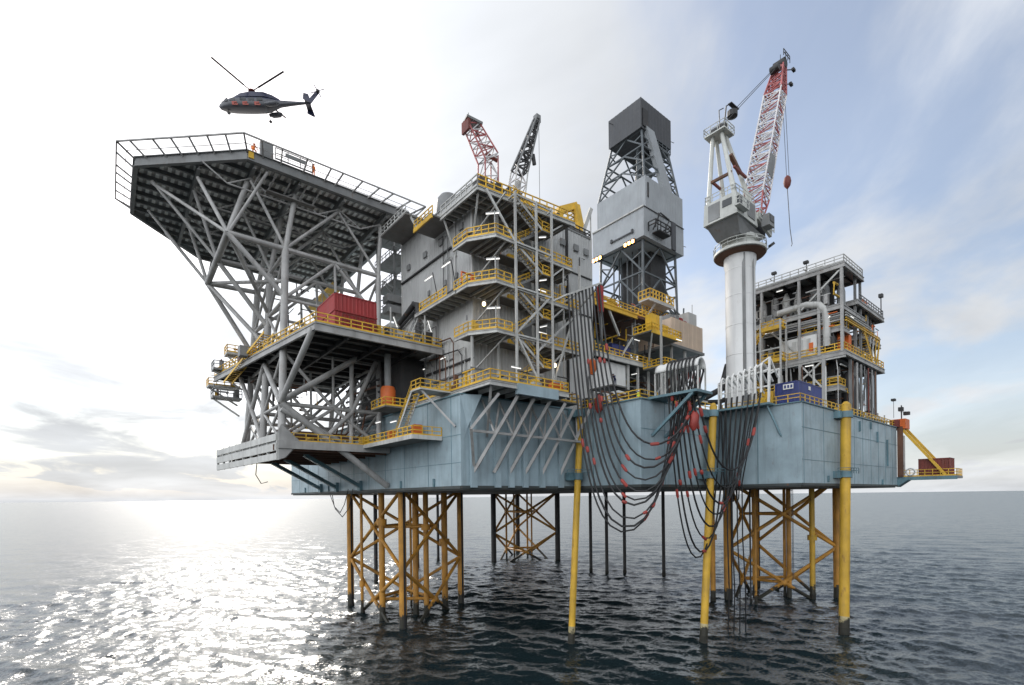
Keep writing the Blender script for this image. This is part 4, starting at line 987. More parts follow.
m = M(); m.rail([(49.3,9,70.6),(49.3,7.4,70.6),(54.2,7.4,70.6),(54.2,9,70.6)], r=.07, h=1.6, step=1.6, toe=False); m.box((50.5,7.4,70.4),(54.2,9.05,70.62)); m.beam((49.6,8.2,70.6),(52,8.2,74.6),.2,.2); m.beam((52,8.2,74.6),(55,8.2,74.2),.2,.2); m.beam((55,8.2,74.2),(53,8.2,70.6),.14,.14); m.beam((51,8.2,70.6),(51.4,8.2,74.4),.16,.16); m.out('racking_basket', BLACKP, dk)
m = M(); m.beam((47.75,11.6,71.0),(47.75,16.8,71.0),.16,.22); m.box((47.6,11.5,70.8),(47.9,11.9,71.5)); m.box((47.6,16.6,70.8),(47.9,17,71.5)); m.out('side_rail', DERRD, dk)
face_lattice(sq([(48.9,9.6),(60.6,9.6),(60.6,21),(48.9,21)],81.2), sq([(50.2,11),(58.6,11),(58.6,18.4),(50.2,18.4)],91.6), 3, .22, .12, DERRS)
M().box((49.5,10.6,91.5),(59.5,18.5,97.2)).out('crown_cladding', DERRD, dk)
for a_, b_ in (((49.48,18.6),(49.48,10.5)),((49.4,10.58),(59.6,10.58))): M().corr(a_, b_, 91.5, 97.3, 1.0, .03, .05).out('cladding_sheet', DERRD, dk)
M().add([(50.8,10.3,92.2),(53.4,10.3,92.2),(58.8,9.5,80.6),(55.6,9.5,80.6),(50.8,11.2,92.2),(53.4,11.2,92.2),(58.8,10.3,80.6),(55.6,10.3,80.6)],[(0,3,2,1),(4,5,6,7),(0,1,5,4),(1,2,6,5),(2,3,7,6),(3,0,4,7)]).out('slanted_panel', DERR, dk)
M().box((49.9,10.4,92.0),(51.6,10.53,95.4)).out('crown_opening', BLACKP, dk)
m = M(); m.rail([(53.8,10.6,90.2),(59.4,10.6,90.2),(59.4,18,90.2)], r=.05, h=1.2); m.box((56,10.6,90),(59.4,18,90.2)); m.tube((52,13,86),(56,13,86),.5); m.tube((53,14,83),(53,14,91),.35); m.out('crown_walkway', DERRS, dk)
for p in ((49.2,17.6,96),(59.9,10.7,93.2),(61.8,9.4,71.6)): M().beam((p[0]-.7,p[1]+.1,p[2]),(p[0]+.7,p[1]-.2,p[2]),.08,.08).out('beacon', DARK, dk)
for v in (11.2,12.1,13.0,19.4,20.3,21.2):
    h = M().box((47.3,v-.3,68.55),(48.0,v+.3,69.35)).out('flood_housing', DARK, dk)
    M().box((47.22,v-.24,68.5),(47.3,v+.24,69.1)).out('flood_lens', FLOOD, h)
m = M()
for k in range(14):
    u = 46+k*1.0; m.box((u,8.2+.3*random.random(),52+random.random()),(u+.8,9.6,53.4+1.6*random.random()))
m.out('drill_floor_gear', RUSTB, dk)
m = M(); m.rail([(45.6,8,54.2),(62,8,54.2)], r=.06, step=1.0); m.box((45.6,8,53.9),(62,10,54.15)); m.out('drill_floor_edge', YEL, dk)
m = M(); m.prism([(44.5,5.5),(52,5.5),(52,8),(44.5,8)],55.3,55.6); m.beam((44.5,5.5,55.3),(52,5.5,55.3),.2,.6); m.beam((46.5,5.6,55.2),(46.5,8,52.6),.3,.3); m.beam((51.8,5.6,55.2),(55,7.8,57),.3,.3); m.out('wind_wall', OFFW, dk)
m = M(); m.rail([(44.5,8,55.6),(44.5,5.5,55.6),(52,5.5,55.6)], r=.06, step=.9, h=1.6); m.out('wind_wall_rail', YEL, dk)
m = M()
for k in range(16):
    p = Vector((random.uniform(52,62),random.uniform(6.5,9),random.uniform(51.5,56.5))); m.beam(p, p+Vector((random.uniform(-2.5,2.5),random.uniform(-.6,.6),random.uniform(-2,2))), .22,.22)
m.out('floor_steelwork', DERRS, dk)
M().beam((60.9,7,51),(60.9,7,58.5),.1,.1).out('antenna', OFFW, dk)

# ================================================================== PEDESTAL CRANE (heading +u)
ck = thing('pedestal_crane', 'big off-white pedestal crane with red-tipped lattice boom raised high', 'crane', (44.2,-11,HT))
CU, CV = 44.2, -11.0
M().lathe((CU,CV,HT), [(2.35,0),(2.35,.5),(2.12,.8),(2.12,22.6),(2.3,23.4),(2.3,24.4)], 36).out('pedestal', PEDW, ck, True)
M().lathe((CU,CV,56.2), [(2.3,.0),(3.7,.35),(3.75,.4),(3.75,.75),(2.4,.76)], 36).out('collar_platform', CRW, ck)
M().lathe((CU,CV,56.12), [(2.5,0),(3.6,.3),(3.5,.33)], 36).out('collar_soffit', RUSTB, ck)
m = M(); ring = [(CU+3.7*math.cos(a*math.pi/9), CV+3.7*math.sin(a*math.pi/9), 56.95) for a in range(18)]; m.rail(ring, r=.035, step=1.3, close=True, toe=False); m.out('collar_railing', CRW, ck)
M().lathe((CU,CV,56.9), [(2.2,0),(2.2,1.4),(2.6,1.5),(2.6,1.9),(2.2,2.0),(2.2,2.3)], 32).out('slew_ring', CRW, ck, True)
fl = M().beam((47.3,-13.6,57.3),(48.0,-14.0,58.2),.12,.12).out('flood_arm', DARK, ck); M().beam((47.8,-13.9,58.0),(48.4,-14.2,58.5),.5,.4).out('flood_lamp', DARK, fl)
for z in (36.5,41,45.5,50,54): M().lathe((CU,CV,z), [(2.12,0),(2.15,.03),(2.15,.12),(2.12,.15)], 36).out('ring_weld', PEDW, ck)
M().beam((CU-1.75,CV-1.4,HT),(CU-1.75,CV-1.4,56),.45,.1).out('cable_ladder', STEELD, ck)
M().path([(CU-.4,CV-2.2,HT),(CU-.4,CV-2.2,55.8)], .07).out('conduit', STEELD, ck)
M().box((CU-1.9,CV-2.0,33.0),(CU-1.0,CV-1.6,35.0)).out('access_door', STEELD, ck)
# house
M().box((38.24,-11,60.4),(38.3,-9.2,62.8)).out('house_door', STEELD, ck); M().box((41.4,-13.68,60.6),(43.6,-13.45,62.8)).out('louvre', STEELD, ck)
M().add([(38.6,-13.4,60.2),(47.4,-13.4,59.4),(47.4,-8.6,59.4),(38.6,-8.6,60.2),(40.6,-12.8,58.2),(46.4,-12.8,58.6),(46.4,-9.2,58.6),(40.6,-9.2,58.2)],
        [(0,1,2,3),(4,7,6,5),(0,4,5,1),(1,5,6,2),(2,6,7,3),(3,7,4,0)]).out('house_underside', STEELD, ck)
M().add([(38.3,-13.6,60.1),(44.6,-13.6,60.0),(44.6,-8.4,60.0),(38.3,-8.4,60.1),(38.3,-13.4,63.2),(44.2,-13.4,63.4),(44.2,-8.6,63.4),(38.3,-8.6,63.2)],
        [(0,3,2,1),(4,5,6,7),(0,1,5,4),(1,2,6,5),(2,3,7,6),(3,0,4,7)]).out('house', CRW, ck)
M().box((38.22,-12.8,61.6),(38.3,-11.4,62.6)).out('house_window', GLASS, ck); M().box((38.5,-13.68,61.4),(40.0,-13.45,62.6)).out('house_window', GLASS, ck)
M().beam((44.6,-13.5,61.8),(49.4,-13.4,60.6),.4,1.2).out('side_girder', CRW, ck); M().beam((44.6,-8.5,61.8),(49.4,-8.6,60.6),.4,1.2).out('side_girder', CRW, ck)
m = M(); m.rail([(44.6,-13.9,61.4),(49.4,-13.9,60.6)], r=.05, h=1.3, step=1.0); m.out('catwalk_rail', CRW, ck)
M().box((45,-12.8,60.0),(48.9,-9.2,61.6)).out('winch_frame', DARK, ck)
for v in (-12,-10.6): M().tube((46.5,v-.6,62.2),(46.5,v+.6,62.2),.8,n=14).out('winch_drum', DARK, ck, True)
M().box((45.4,-14.9,60.2),(47.2,-13.75,61.9)).out('cab', STEELD, ck); M().box((45.6,-14.98,60.8),(47.0,-14.9,61.8)).out('cab_window', GLASS, ck)
m = M(); m.rail([(38.4,-13.3,63.25),(38.4,-8.7,63.25),(44.1,-8.7,63.4)], r=.035, step=1.1, toe=False); m.rail([(38.4,-13.3,63.25),(44.1,-13.3,63.4)], r=.035, step=1.1, toe=False); m.out('roof_rail', CRW, ck)
m = M(); m.prism([(37.4,-14.4),(40.2,-14.4),(40.2,-13.6),(37.4,-13.6)], 60.6, 60.75); m.rail([(37.4,-13.7,60.75),(37.4,-14.4,60.75),(40.2,-14.4,60.75)], r=.035, step=.9, toe=False); m.out('rear_platform', CRW, ck)
# A-frame
AP = Vector((39.8,-10.2,73.3))
for v in (-13,-9):
    vt = AP.y + (v+11)*.35
    M().tube((38.8,v,63.1),(AP.x-.5,vt,73.3),.36,.28,10).out('mast_leg', CRW, ck, True); M().tube((43.9,v,63.2),(AP.x+.6,vt,73.3),.33,.27,10).out('mast_leg', CRW, ck, True)
    M().beam((38.95,v*.95-.5,67.2),(42.6,v*.95-.5,67.0),.3,.3).out('mast_tie', BRICK, ck)
M().beam((38.9,-12.6,66.5),(38.9,-9.4,66.5),.35,.35).out('mast_tie', RUSTB, ck)
M().beam((42.8,-12.2,67.4),(39.6,-12.0,69.6),.5,.5).out('luffing_winch_guard', RUSTB, ck)
m = M(); a_ = [(AP.x-1.4,AP.y-1.6),(AP.x+1.5,AP.y-1.6),(AP.x+1.5,AP.y+1.6),(AP.x-1.4,AP.y+1.6)]; m.prism(a_, 73.3, 73.5); m.rail([(*q_,73.5) for q_ in a_], r=.035, step=1.0, close=True, toe=False); m.out('mast_platform', CRW, ck)
M().tube(AP+Vector((.1,-1.1,.9)),AP+Vector((.1,1.1,.9)),.75,n=14).out('mast_sheaves', BLACKP, ck, True)
m = M(); m.path([AP+Vector(q_) for q_ in ((1.2,0,.2),(1.9,-.2,5.4),(3.0,-.4,6.3),(4.6,-.4,5.9))],.1); m.beam(AP+Vector((2.6,-.4,6.1)),AP+Vector((5.0,-.4,6.2)),.6,.12); m.out('mast_davit', BLACKP, ck)
m = M(); m.path([AP+Vector(q_) for q_ in ((-1.2,-.8,.2),(-1.4,-.8,2.8),(-.3,-.9,3.6))],.07); m.out('mast_lamp_arm', BLACKP, ck)
# boom
bf = [Vector((46.8,-13.2,62.0)),Vector((46.8,-9.4,62.0))]
F0 = Vector((47.2,-11.4,62.3)); TIP = Vector((58.9,-11.3,93.4)); d = (TIP-F0).normalized(); up = Vector((-d.z,0,d.x)).normalized(); sv = Vector((0,1,0))
def sec(t, w, h):
    c = F0.lerp(TIP, t); return [c - sv*w/2 - up*h/2, c + sv*w/2 - up*h/2, c + sv*w/2 + up*h/2, c - sv*w/2 + up*h/2]
def bband(x): return BOOMR if int(x*22) % 4 == 1 else BOOMW
lattice(ck, sec(0,3.2,.6), sec(.14,3.2,2.3), 3, .13, .06, BOOMR, BOOMR)
lattice(ck, sec(.14,3.2,2.3), sec(.80,2.8,2.1), 20, .12, .062, BOOMW, BOOMW, bband)
lattice(ck, sec(.80,2.8,2.1), sec(1,1.4,1.2), 6, .14, .08, BOOMR, BOOMR)
c = F0.lerp(TIP,.26); M().beam(c - sv*1.62, c + d*4 - sv*1.6, .1, 1.7, up=up).out('boom_walkway_plate', STEELD, ck)
M().tube(TIP - sv*.9 + up*.2, TIP + sv*.9 + up*.2, .8, n=14).out('tip_sheaves', BLACKP, ck, True)
c = F0.lerp(TIP,.93); M().tube(c - sv*.7 + up*1.5, c + sv*.7 + up*1.5, .6, n=12).out('tip_sheaves', BLACKP, ck, True)
for t_ in (.9, 1.0):
    m = M(); p = F0.lerp(TIP,t_) - up*.8; m.beam(p, p+Vector((1.6,-1.0,.3)), .12,.12); m.box(tuple(p+Vector((1.4,-1.3,.1))), tuple(p+Vector((2.2,-.9,.5)))); m.out('tip_light', DARK, ck)
m = M(); m.beam(TIP, TIP+Vector((0,0,2)), .08,.08); m.rail([TIP+Vector((-1.2,-1,.6)), TIP+Vector((1.3,-1,.6))], r=.04, step=.8, toe=False); m.out('tip_rail', DARK, ck)
for v in (-11.7,-10.5): M().beam((39.9,v+.7,74.9), F0.lerp(TIP,.93)+up*1.6+Vector((0,(v+11)*.5,0)), .08,.08).out('luffing_rope', BLACKP, ck)
M().lathe((43.2,-10.6,78.0), [(.2,-.5),(.75,-.3),(.75,.5),(.2,.8)], 10).out('rope_equaliser', BLACKP, ck)
for v in (-11.5,-11.1): M().beam((59.6,v,93.0),(60.6,v-.3,75.0),.06,.06).out('hoist_rope', DARK, ck)
M().lathe((60.6,-11.5,72.9), [(.12,0),(.5,.5),(.62,1.2),(.5,1.9),(.12,2.3)], 10).out('hook_block', BRICK, ck, True)
M().path([(60.6,-11.5,72.9),(61.0,-11.7,66),(61.3,-11.9,63.4),(61.2,-11.8,63.0)], .06).out('hook_pendant', DARK, ck)

# ================================================================== PROCESS MODULE (right)
pm = thing('process_module', 'open three-level process module of grey decks, pipes and columns at the right end', 'module', (62,-13,HT))
def deck(poly, z, th=.35, rail_pts=None, rail_mat=YEL, name='deck'):
    M().prism(poly, z-th, z).out(name, STEELD, pm)
    if rail_pts:
        m = M(); m.rail([(u,v,z) for u,v in rail_pts], r=.045, step=1.3); m.out('railing', rail_mat, pm)
    m = M()
    for a, b in zip(poly, poly[1:]+poly[:1]): m.ibeam((*a,z-.55),(*b,z-.55),.28,.7,.09)
    m.out('edge_girder', STEEL, pm)
    us = [p[0] for p in poly]; vs = [p[1] for p in poly]; m = M(); v = min(vs)+1.5
    while v < max(vs)-.5: m.ibeam((min(us)+.2,v,z-.6),(max(us)-.2,v,z-.6),.18,.5); v += 2.0
    m.out('floor_beams', DARK, pm)
deck([(57,-21),(77,-21),(77,-15),(72,-15),(72,-4),(57,-4)], 42.2, rail_pts=[(57,-5),(57,-20.9),(76.9,-20.9),(76.9,-15)])
deck([(57,-20.6),(68,-20.6),(68,-4),(57,-4)], 49.5)
deck([(63,-21),(77,-21),(77,-16),(63,-16)], 51.4, rail_pts=[(64,-20.9),(76.9,-20.9),(76.9,-16)], rail_mat=STEELD)
deck([(57,-21),(66,-21),(66,-4),(57,-4)], 55.8, .4, rail_pts=[(57.1,-4.1),(57.1,-20.9),(65.9,-20.9),(65.9,-5)], rail_mat=OFFW, name='roof_deck')
M().box((57,-21.0,41.0),(57.3,-4,41.55)).out('edge_girder', OFFW, pm)
for u, v, z0, z1, r in ((57.1,-20.6,42,55,.2),(57.1,-18,HT,42,.24),(57.1,-14.5,HT,55,.18),(57.1,-8.5,HT,55,.18),(63.5,-20.5,42,55.4,.17),(66,-20.5,HT,55.4,.17),(60.5,-20.6,HT,42,.18),(70,-20.3,HT,51,.16),(76.6,-19,HT,51,.16),(73.5,-20.5,HT,42,.2),(64,-20.5,HT,42,.18),(57.1,-17.4,42,55,.2)):
    M().box((u-r,v-r,z0),(u+r,v+r,z1)).out('column', STEEL if u < 58 else STEELD, pm)
for p, q_ in (((57.1,-18,41.2),(57.1,-11,35.5)),((57.1,-18,36.5),(57.1,-14.6,41)),((60.6,-20.5,32.5),(63.9,-20.4,41.5)),((64,-20.4,41.5),(66.5,-20.4,32.5)),((66.2,-20.4,32.4),(69.9,-20.3,41.5)),((70,-20.3,41),(73.4,-20.3,33)),((57.1,-20.3,54.6),(57.1,-14.8,50)),((66,-20.2,42.5),(69.8,-20.2,50.4)),((70,-20,50.4),(73,-20,42.5)),((73,-20,50.6),(76.4,-20,43)),((57.1,-14.2,43),(57.1,-8.7,49)),((70.2,-20,47),(76.6,-19,50.6))):
    M().beam(p, q_, .24, .24).out('brace', STEELD if p[0] > 60.5 else OFFW, pm)
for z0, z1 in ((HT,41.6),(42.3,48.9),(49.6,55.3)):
    M().box((61.2,-18.2,z0),(61.5,-4.2,z1)).out('dark_interior_panel', DARK, pm)  # dark sheets added so the open levels look shaded inside
    M().box((61.5,-16.4,z0),(66.5 if z0 > 49 else 71,-16.1,z1)).out('dark_interior_panel', DARK, pm)
# process equipment
M().path([(57.6,-11,50.6),(57.4,-15.5,50.7),(57.3,-17.3,50.2),(57.3,-18.2,49),(57.3,-18.4,47.2),(57.3,-18.4,43.2)], .55, 14).out('big_bent_duct', OFFW, pm, True)
M().path([(57.8,-6,47.8),(57.8,-13,48.2),(57.8,-20,47.4)], .3, 12).out('header_pipe', OFFW, pm, True)
M().box((57.2,-17.0,42.2),(60,-11.5,45.6)).out('white_cabin', WHITE, pm)
for k in range(4): M().box((57.1,-12.8-k*1.1,42.9),(57.2,-12.2-k*1.1,45.1)).out('cabin_panel', OFFW, pm)
for k in range(7):
    v = -19.5+k*2; u = 59.2+random.random()*1.5
    M().lathe((u,v,49.5), [(.3,0),(.6,.3),(.6,2.6+random.random()*2),(.2,4.9)], 14).out('vessel', random.choice([STEEL,OFFW,STEELD]), pm, True)
for k in range(5):
    v = -18.5+k*2.6; z = 43.4+.7*(k%2)
    M().path([(61,v,z),(61.2,v,z+1),(67,v,z+1),(71,v,z+1.2)], .3, 10).out('pipe', random.choice([OFFW,STEEL,RUSTB]), pm, True)
for k in range(46):
    lvl = random.choice([(HT,41),(42.2,48.6),(49.5,54.8)]); u = random.uniform(57.6,66); v = random.uniform(-20,-6); z = random.uniform(lvl[0]+.5,lvl[1]-.3)
    a = Vector((u,v,z)); pts = [a]
    for j in range(random.randint(2,4)):
        ax = random.choice([(1,0,0),(0,1,0),(0,0,1),(0,1,0)]); q_ = pts[-1] + Vector(ax)*random.uniform(-3,3)
        q_.z = min(max(q_.z, lvl[0]+.3), lvl[1]-.2);
        q_.x = min(max(q_.x,57.5),70); q_.y = min(max(q_.y,-20.3),-6); pts.append(q_)
    pts = [p for i,p in enumerate(pts) if i == 0 or (p-pts[i-1]).length > .4]
    if len(pts) > 1: M().path(pts, random.uniform(.07,.22)).out('pipe', random.choice([OFFW,STEEL,STEELD,RUSTB,STEEL,YEL]), pm, True)
for k in range(34):
    lvl, u1 = random.choice([(HT,70),(42.2,75),(42.2,75),(49.5,66),(51.4,75)]); u = random.uniform(57.8 if lvl != 51.4 else 68,u1); v = random.uniform(-20,-12); s = random.uniform(.5,1.7)
    M().box((u,v,lvl),(u+s,v+random.uniform(.4,1.2),lvl+random.uniform(.6,2.6))).out('equipment_box', random.choice([YEL,ORANGE,STEELD,DARK,RUSTB,STEEL,WHITE,YEL]), pm)
for u, v in ((59.6,-19.8),(61.4,-20.2)): M().box((u,v,42.2),(u+1.2,v+.7,45.6)).out('orange_skid', ORANGE, pm)
M().lathe((63.0,-19.6,HT), [(.9,0),(1.0,.4),(1.0,7),(.4,8)], 14).out('vessel', DARK, pm, True)
M().box((68.4,-20.2,51.4),(71,-18.4,53.0)).out('orange_skid', ORANGE, pm)
M().box((57.6,-20.4,HT),(58.8,-19.2,HT+1.6)).out('yellow_bollard', YEL, pm)
deck([(57.6,-20.4),(61,-20.4),(61,-14),(57.6,-14)], 46.2, .2, rail_pts=[(57.7,-14),(57.7,-20.3),(61,-20.3)], name='mezzanine_deck')
deck([(66.5,-20.6),(76.5,-20.6),(76.5,-17),(66.5,-17)], 46.6, .2, rail_pts=[(66.6,-20.5),(76.4,-20.5),(76.4,-17)], name='mezzanine_deck')
deck([(57.6,-20),(60.5,-20),(60.5,-8),(57.6,-8)], 37.0, .2, rail_pts=[(57.7,-8),(57.7,-19.9),(60.5,-19.9)], name='mezzanine_deck')
M().stair((66.4,-20.4,46.6),(70.6,-20.4,42.3),1.1,12).out('stair_flight', YEL, pm); m = M(); m.stair_rail((66.4,-20.4,46.6),(70.6,-20.4,42.3),1.1); m.out('stair_railing', YEL, pm)
M().stair((57.4,-10.2,49.5),(57.4,-6.2,45.6),1.0,10).out('stair_flight', YEL, pm)
for k in range(9): M().path([(56.9,-20+1.7*k,HT+1),(56.9,-20+1.7*k,39+.6*(k%4)),(57.6,-19.6+1.7*k,41)], .08+.05*(k%3)).out('riser', random.choice([OFFW,STEEL,STEELD,RUSTB]), pm, True)
for k in range(7): M().path([(60+1.9*k,-21.1,HT+1),(60+1.9*k,-21.1,40.8)], .08+.04*(k%3)).out('riser', random.choice([STEELD,STEEL,RUSTB,BRICK]), pm, True)
for k in range(4): M().path([(57.2,-20.6,48.0-.35*k),(57.2,-5,48.0-.35*k)], .1+.03*(k%2)).out('header_pipe', random.choice([OFFW,STEEL,STEELD]), pm, True)
for k in range(4): M().path([(57.6,-20.95,48.0-.4*k),(70+1.5*k,-20.95,48.0-.4*k),(70+1.5*k,-20.6,43)], .1+.04*(k%2)).out('header_pipe', random.choice([OFFW,STEEL,STEELD,YEL]), pm, True)
MX = [STEELD,DARK,RUSTB,OFFW,STEEL,STEEL,YEL,ORANGE]
clutter(pm, (57.4,61,-20.4,-5,42.2,48.6), 40, MX, random.Random(61), .7, 1.6)
clutter(pm, (57.4,61,-20.4,-5,49.5,54.8), 34, [STEELD,STEEL,OFFW,RUSTB], random.Random(62), .75, 1.6)
clutter(pm, (57.4,61,-20.4,-5,HT,41), 40, MX, random.Random(63), .75, 1.6)
clutter(pm, (61,75,-20.6,-16.8,42.2,50.4), 40, MX, random.Random(64), .7, 1.6)
clutter(pm, (61,75,-20.6,-16.8,HT,41), 44, MX, random.Random(65), .7, 1.6)
clutter(pm, (57.05,57.9,-20.2,-5,43,49), 22, [STEELD,YEL,ORANGE,OFFW,DARK], random.Random(67), .75, .9)
clutter(pm, (57.05,57.9,-20.2,-5,50,55), 16, [STEELD,OFFW,DARK,STEEL], random.Random(68), .9, .9)
clutter(pm, (57.05,57.9,-17,-5,33,41), 16, [STEELD,OFFW,DARK,YEL,RUSTB], random.Random(69), .8, .9)
clutter(pm, (66,76.5,-20.9,-16.5,43,50.8), 22, [STEELD,YEL,ORANGE,OFFW,TEAL], random.Random(70), .85, .9)
clutter(pm, (58,65.5,-20.4,-5,55.8,57.2), 12, [STEELD,OFFW], random.Random(66), .6, .9)
m = M(); m.beam((76.7,-20.7,51.4),(76.7,-20.7,55.2),.14,.14); m.box((76.3,-21,55.0),(77.1,-20.4,55.6)); m.out('light_mast', DARK, pm)
for v in (-19,-14): 
    M().beam((57.2,v+3.4,55.8),(57.2,v+3.4,57.6),.1,.1).out('flood_post', DARK, pm); M().box((56.9,v+3.1,57.4),(57.5,v+3.8,57.8)).out('flood_lamp', DARK, pm)
m = M(); m.beam((76.4,-18.4,HT),(76.4,-18.4,42),.1,.1); m.beam((76.9,-18.4,HT),(76.9,-18.4,42),.1,.1)
for i in range(22): m.beam((76.4,-18.4,HT+.4+i*.45),(76.9,-18.4,HT+.4+i*.45),.05,.05)
m.out('cat_ladder', DARK, pm)
for p, q_ in (((57,-10.5,47.6),(57,-9,47.6)),((57,-19,47.8),(57,-18.2,47.2)),((60,-20.9,47.9),(61.4,-20.9,47.9)),((57,-16.5,40.6),(57,-15.3,40.6)),((57,-12,54.2),(57,-11,54.2))): lamp(p, q_, pm)
# yellow stairs between crane and module
ys = thing('yellow_stair_frame', 'orange-yellow stair flights in a pale frame between the crane pedestal and process module', 'stairs', (55.5,-8,HT))
for k, (z0, z1) in enumerate(((HT,36.8),(36.8,42.2),(42.2,47.6))):
    a, b = ((55.4,-4.5,z1),(55.4,-9.5,z0)) if k % 2 else ((55.4,-9.5,z1),(55.4,-4.5,z0))
    M().stair(a, b, 1.3, 12).out('stair_flight', YEL, ys); m = M(); m.stair_rail(a, b, 1.3); m.out('stair_railing', YEL, ys)
    M().box((54.4,-12.6,z1-.15),(56.6,-9.5,z1)).out('landing', YEL if k else GRAT, ys)
    m = M(); m.rail([(54.4,-9.5,z1),(54.4,-12.6,z1),(56.6,-12.6,z1)], r=.05, step=.9); m.box((54.35,-12.6,z1-.4),(54.5,-9.5,z1+.1)); m.out('landing_railing', YEL, ys)
for u, v in ((54.4,-12.6),(54.4,-9.4),(54.4,-4.4),(56.6,-12.6)): M().box((u-.12,v-.12,HT),(u+.12,v+.12,48.6)).out('post', OFFW, ys)
for z in (38,44): M().beam((54.4,-12.6,z),(54.4,-4.4,z+.1),.22,.22).out('tie_beam', OFFW, ys)
M().beam((54.4,-12.5,33),(54.4,-9.4,37.8),.2,.2).out('brace', OFFW, ys)

bc = container('blue_container', 'dark blue container with small white sign on the right hull deck corner', 'container', 40.2,48.2,-20.7,-17.6,HT+.25,HT+3.3, BLUE)
M().box((40.12,-20.0,HT+2.3),(40.2,-18.7,HT+3.0)).out('name_panel', WHITE, bc)
M().box((43.4,-20.74,HT+2.35),(44.0,-20.68,HT+2.85)).out('name_panel', WHITE, bc)
# blocky unreadable mark on the panel
m = M()
for k in range(3): m.box((40.09,-19.9+k*.4,HT+2.45),(40.12,-19.65+k*.4,HT+2.85))
m.out('panel_lettering', BLUE, bc)
# deck clutter along the right hull deck
tag(M().box((42.5,-16.4,HT),(46,-14.6,HT+2.2)).box((43,-16.2,HT+2.2),(44.6,-15,HT+3.0)).out('deck_skid', YEL), 'low yellow machinery skid on the hull deck behind the right blue container', 'skid')
for k in range(9):
    u = 63+k*1.9
t = thing('pipe_rack', 'low pale pipe rack and valves along the right end of the hull deck', 'pipe rack', (75,-19,HT))
m = M()
for k in range(10): m.beam((68+k*1.3,-20.6,HT),(68+k*1.3,-20.6,HT+1.2+.5*(k%3)),.18,.18)
m.beam((68,-20.6,HT+1.2),(80.6,-20.6,HT+1.2),.4,.25); m.out('frame', OFFW, t)
for k in range(8): M().box((68.5+k*1.5,-20.4,HT),(69.3+k*1.5,-19,HT+random.uniform(.7,1.9))).out('valve_box', random.choice([STEELD,YEL,RUSTB,ORANGE]), t)

# ================================================================== RIGHT END HANGING PLATFORM
rp = thing('hanging_boat_platform', 'small low platform hung by yellow stays off the right end of the hull', 'platform', (84,-26,22.4))
M().box((81.6,-30.0,22.3),(86.2,-21.0,22.75)).out('deck', STEELD, rp)
M().beam((81.6,-30,22.4),(81.6,-21,22.4),.2,.6).out('edge_beam', TEAL, rp)
M().add([(81.3,-21.6,20.9),(84,-21.6,20.9),(84,-23.4,22.3),(81.3,-23.4,22.3),(81.3,-21.6,22.3),(84,-21.6,22.3)],[(0,1,2,3),(0,3,4),(1,5,2),(3,2,5,4),(0,4,5,1)]).out('bracket', TEAL, rp)
for u in (81.9,85.8): M().beam((u,-21.9,32.2),(u,-28.4,22.9),.42,.42).out('stay', YEL, rp)
m = M(); m.rail([(81.7,-22.4,22.75),(81.7,-29.9,22.75),(86.1,-29.9,22.75)], r=.045, step=1.1, h=1.2); m.out('railing', YEL, rp)
M().box((81.3,-22.6,22.75),(81.6,-21.75,32.0)).out('hoist_post', RUSTB, rp); M().box((83.5,-22.2,22.8),(84.6,-21.6,30.5)).out('hoist_post', OFFW, rp)
M().box((81.4,-23.0,31.6),(84.2,-20.6,33.4)).out('hoist_housing', ORANGE, rp); M().box((80.5,-22.2,31.9),(81.4,-20.8,33.2)).out('hoist_housing', BRICK, rp)
m = M(); m.beam((82.4,-22.2,33.4),(82.4,-22.2,36),.16,.16); m.beam((81,-22.4,34.6),(84.6,-22.4,35),.1,.1); m.box((84.4,-22.9,34.4),(85.2,-22,35)); m.box((81,-22.7,34.8),(81.8,-22,35.5)); m.beam((80,-21.6,33.5),(80,-21.6,36.8),.06,.06); m.box((79.5,-21.9,36.6),(80.4,-21.3,37)); m.out('flood_lamps', DARK, rp)
M().path([(81.55+0*k, -23.6+.62*math.cos(k*math.pi/8), 23.6+.62*math.sin(k*math.pi/8)) for k in range(17)], .12).out('lifebuoy_ring', OFFW, rp, True)
container('brown_container', 'brown-red ribbed container on the hanging platform at the far right', 'container', 82.2,85.6,-29.0,-24.6,22.8,25.9, BRICK, .45)

# ================================================================== HOSE RACKS AND HOSES
r1 = thing('hose_saddle', 'white half-round saddle with black hoses draped over it at the hull edge', 'hose rack', (22.6,-13,HT))
ax0, ax1 = Vector((22.4,-11.2,35.0)), Vector((23.0,-16.6,35.0)); dx = (ax1-ax0).normalized(); sx = Vector((-dx.y,dx.x,0)).normalized()
NS = 14; vs = []
for i in range(NS):
    c = ax0.lerp(ax1, i/(NS-1)); rr = 1.12 + (.12 if i % 2 else 0)
    for j in range(13):
        a = math.pi*j/12; vs.append(c + sx*(rr*math.cos(a)) + Vector((0,0,rr*math.sin(a))))
m = M(); m.add(vs, [(i*13+j,i*13+j+1,(i+1)*13+j+1,(i+1)*13+j) for i in range(NS-1) for j in range(12)])
so_ = m.out('saddle', WHITE, r1, True); md = so_.modifiers.new('thick','SOLIDIFY'); md.thickness = .22
m = M()
for i in range(5):
    c = ax0.lerp(ax1, i/4)
    for s in (-1,1):
        M().beam(c+sx*s, c+sx*s-Vector((0,0,2.85)), .16,.16).out('saddle_post', OFFW, r1)
M().prism([(20.9,-10.3),(24.4,-10.3),(24.7,-17.0),(21.2,-17.0)], 31.9, 32.2).out('bracket_deck', TEAL, r1)
for u in (21.4,24.2): M().beam((u,-16.4,31.9),(u,-10.8,27.4),.3,.35).out('bracket_strut', TEAL, r1)
r2 = thing('hose_hangoff_frame', 'white pipe frame of goosenecks with hoses hanging, left of the right blue container', 'hose rack', (37.5,-15,HT))
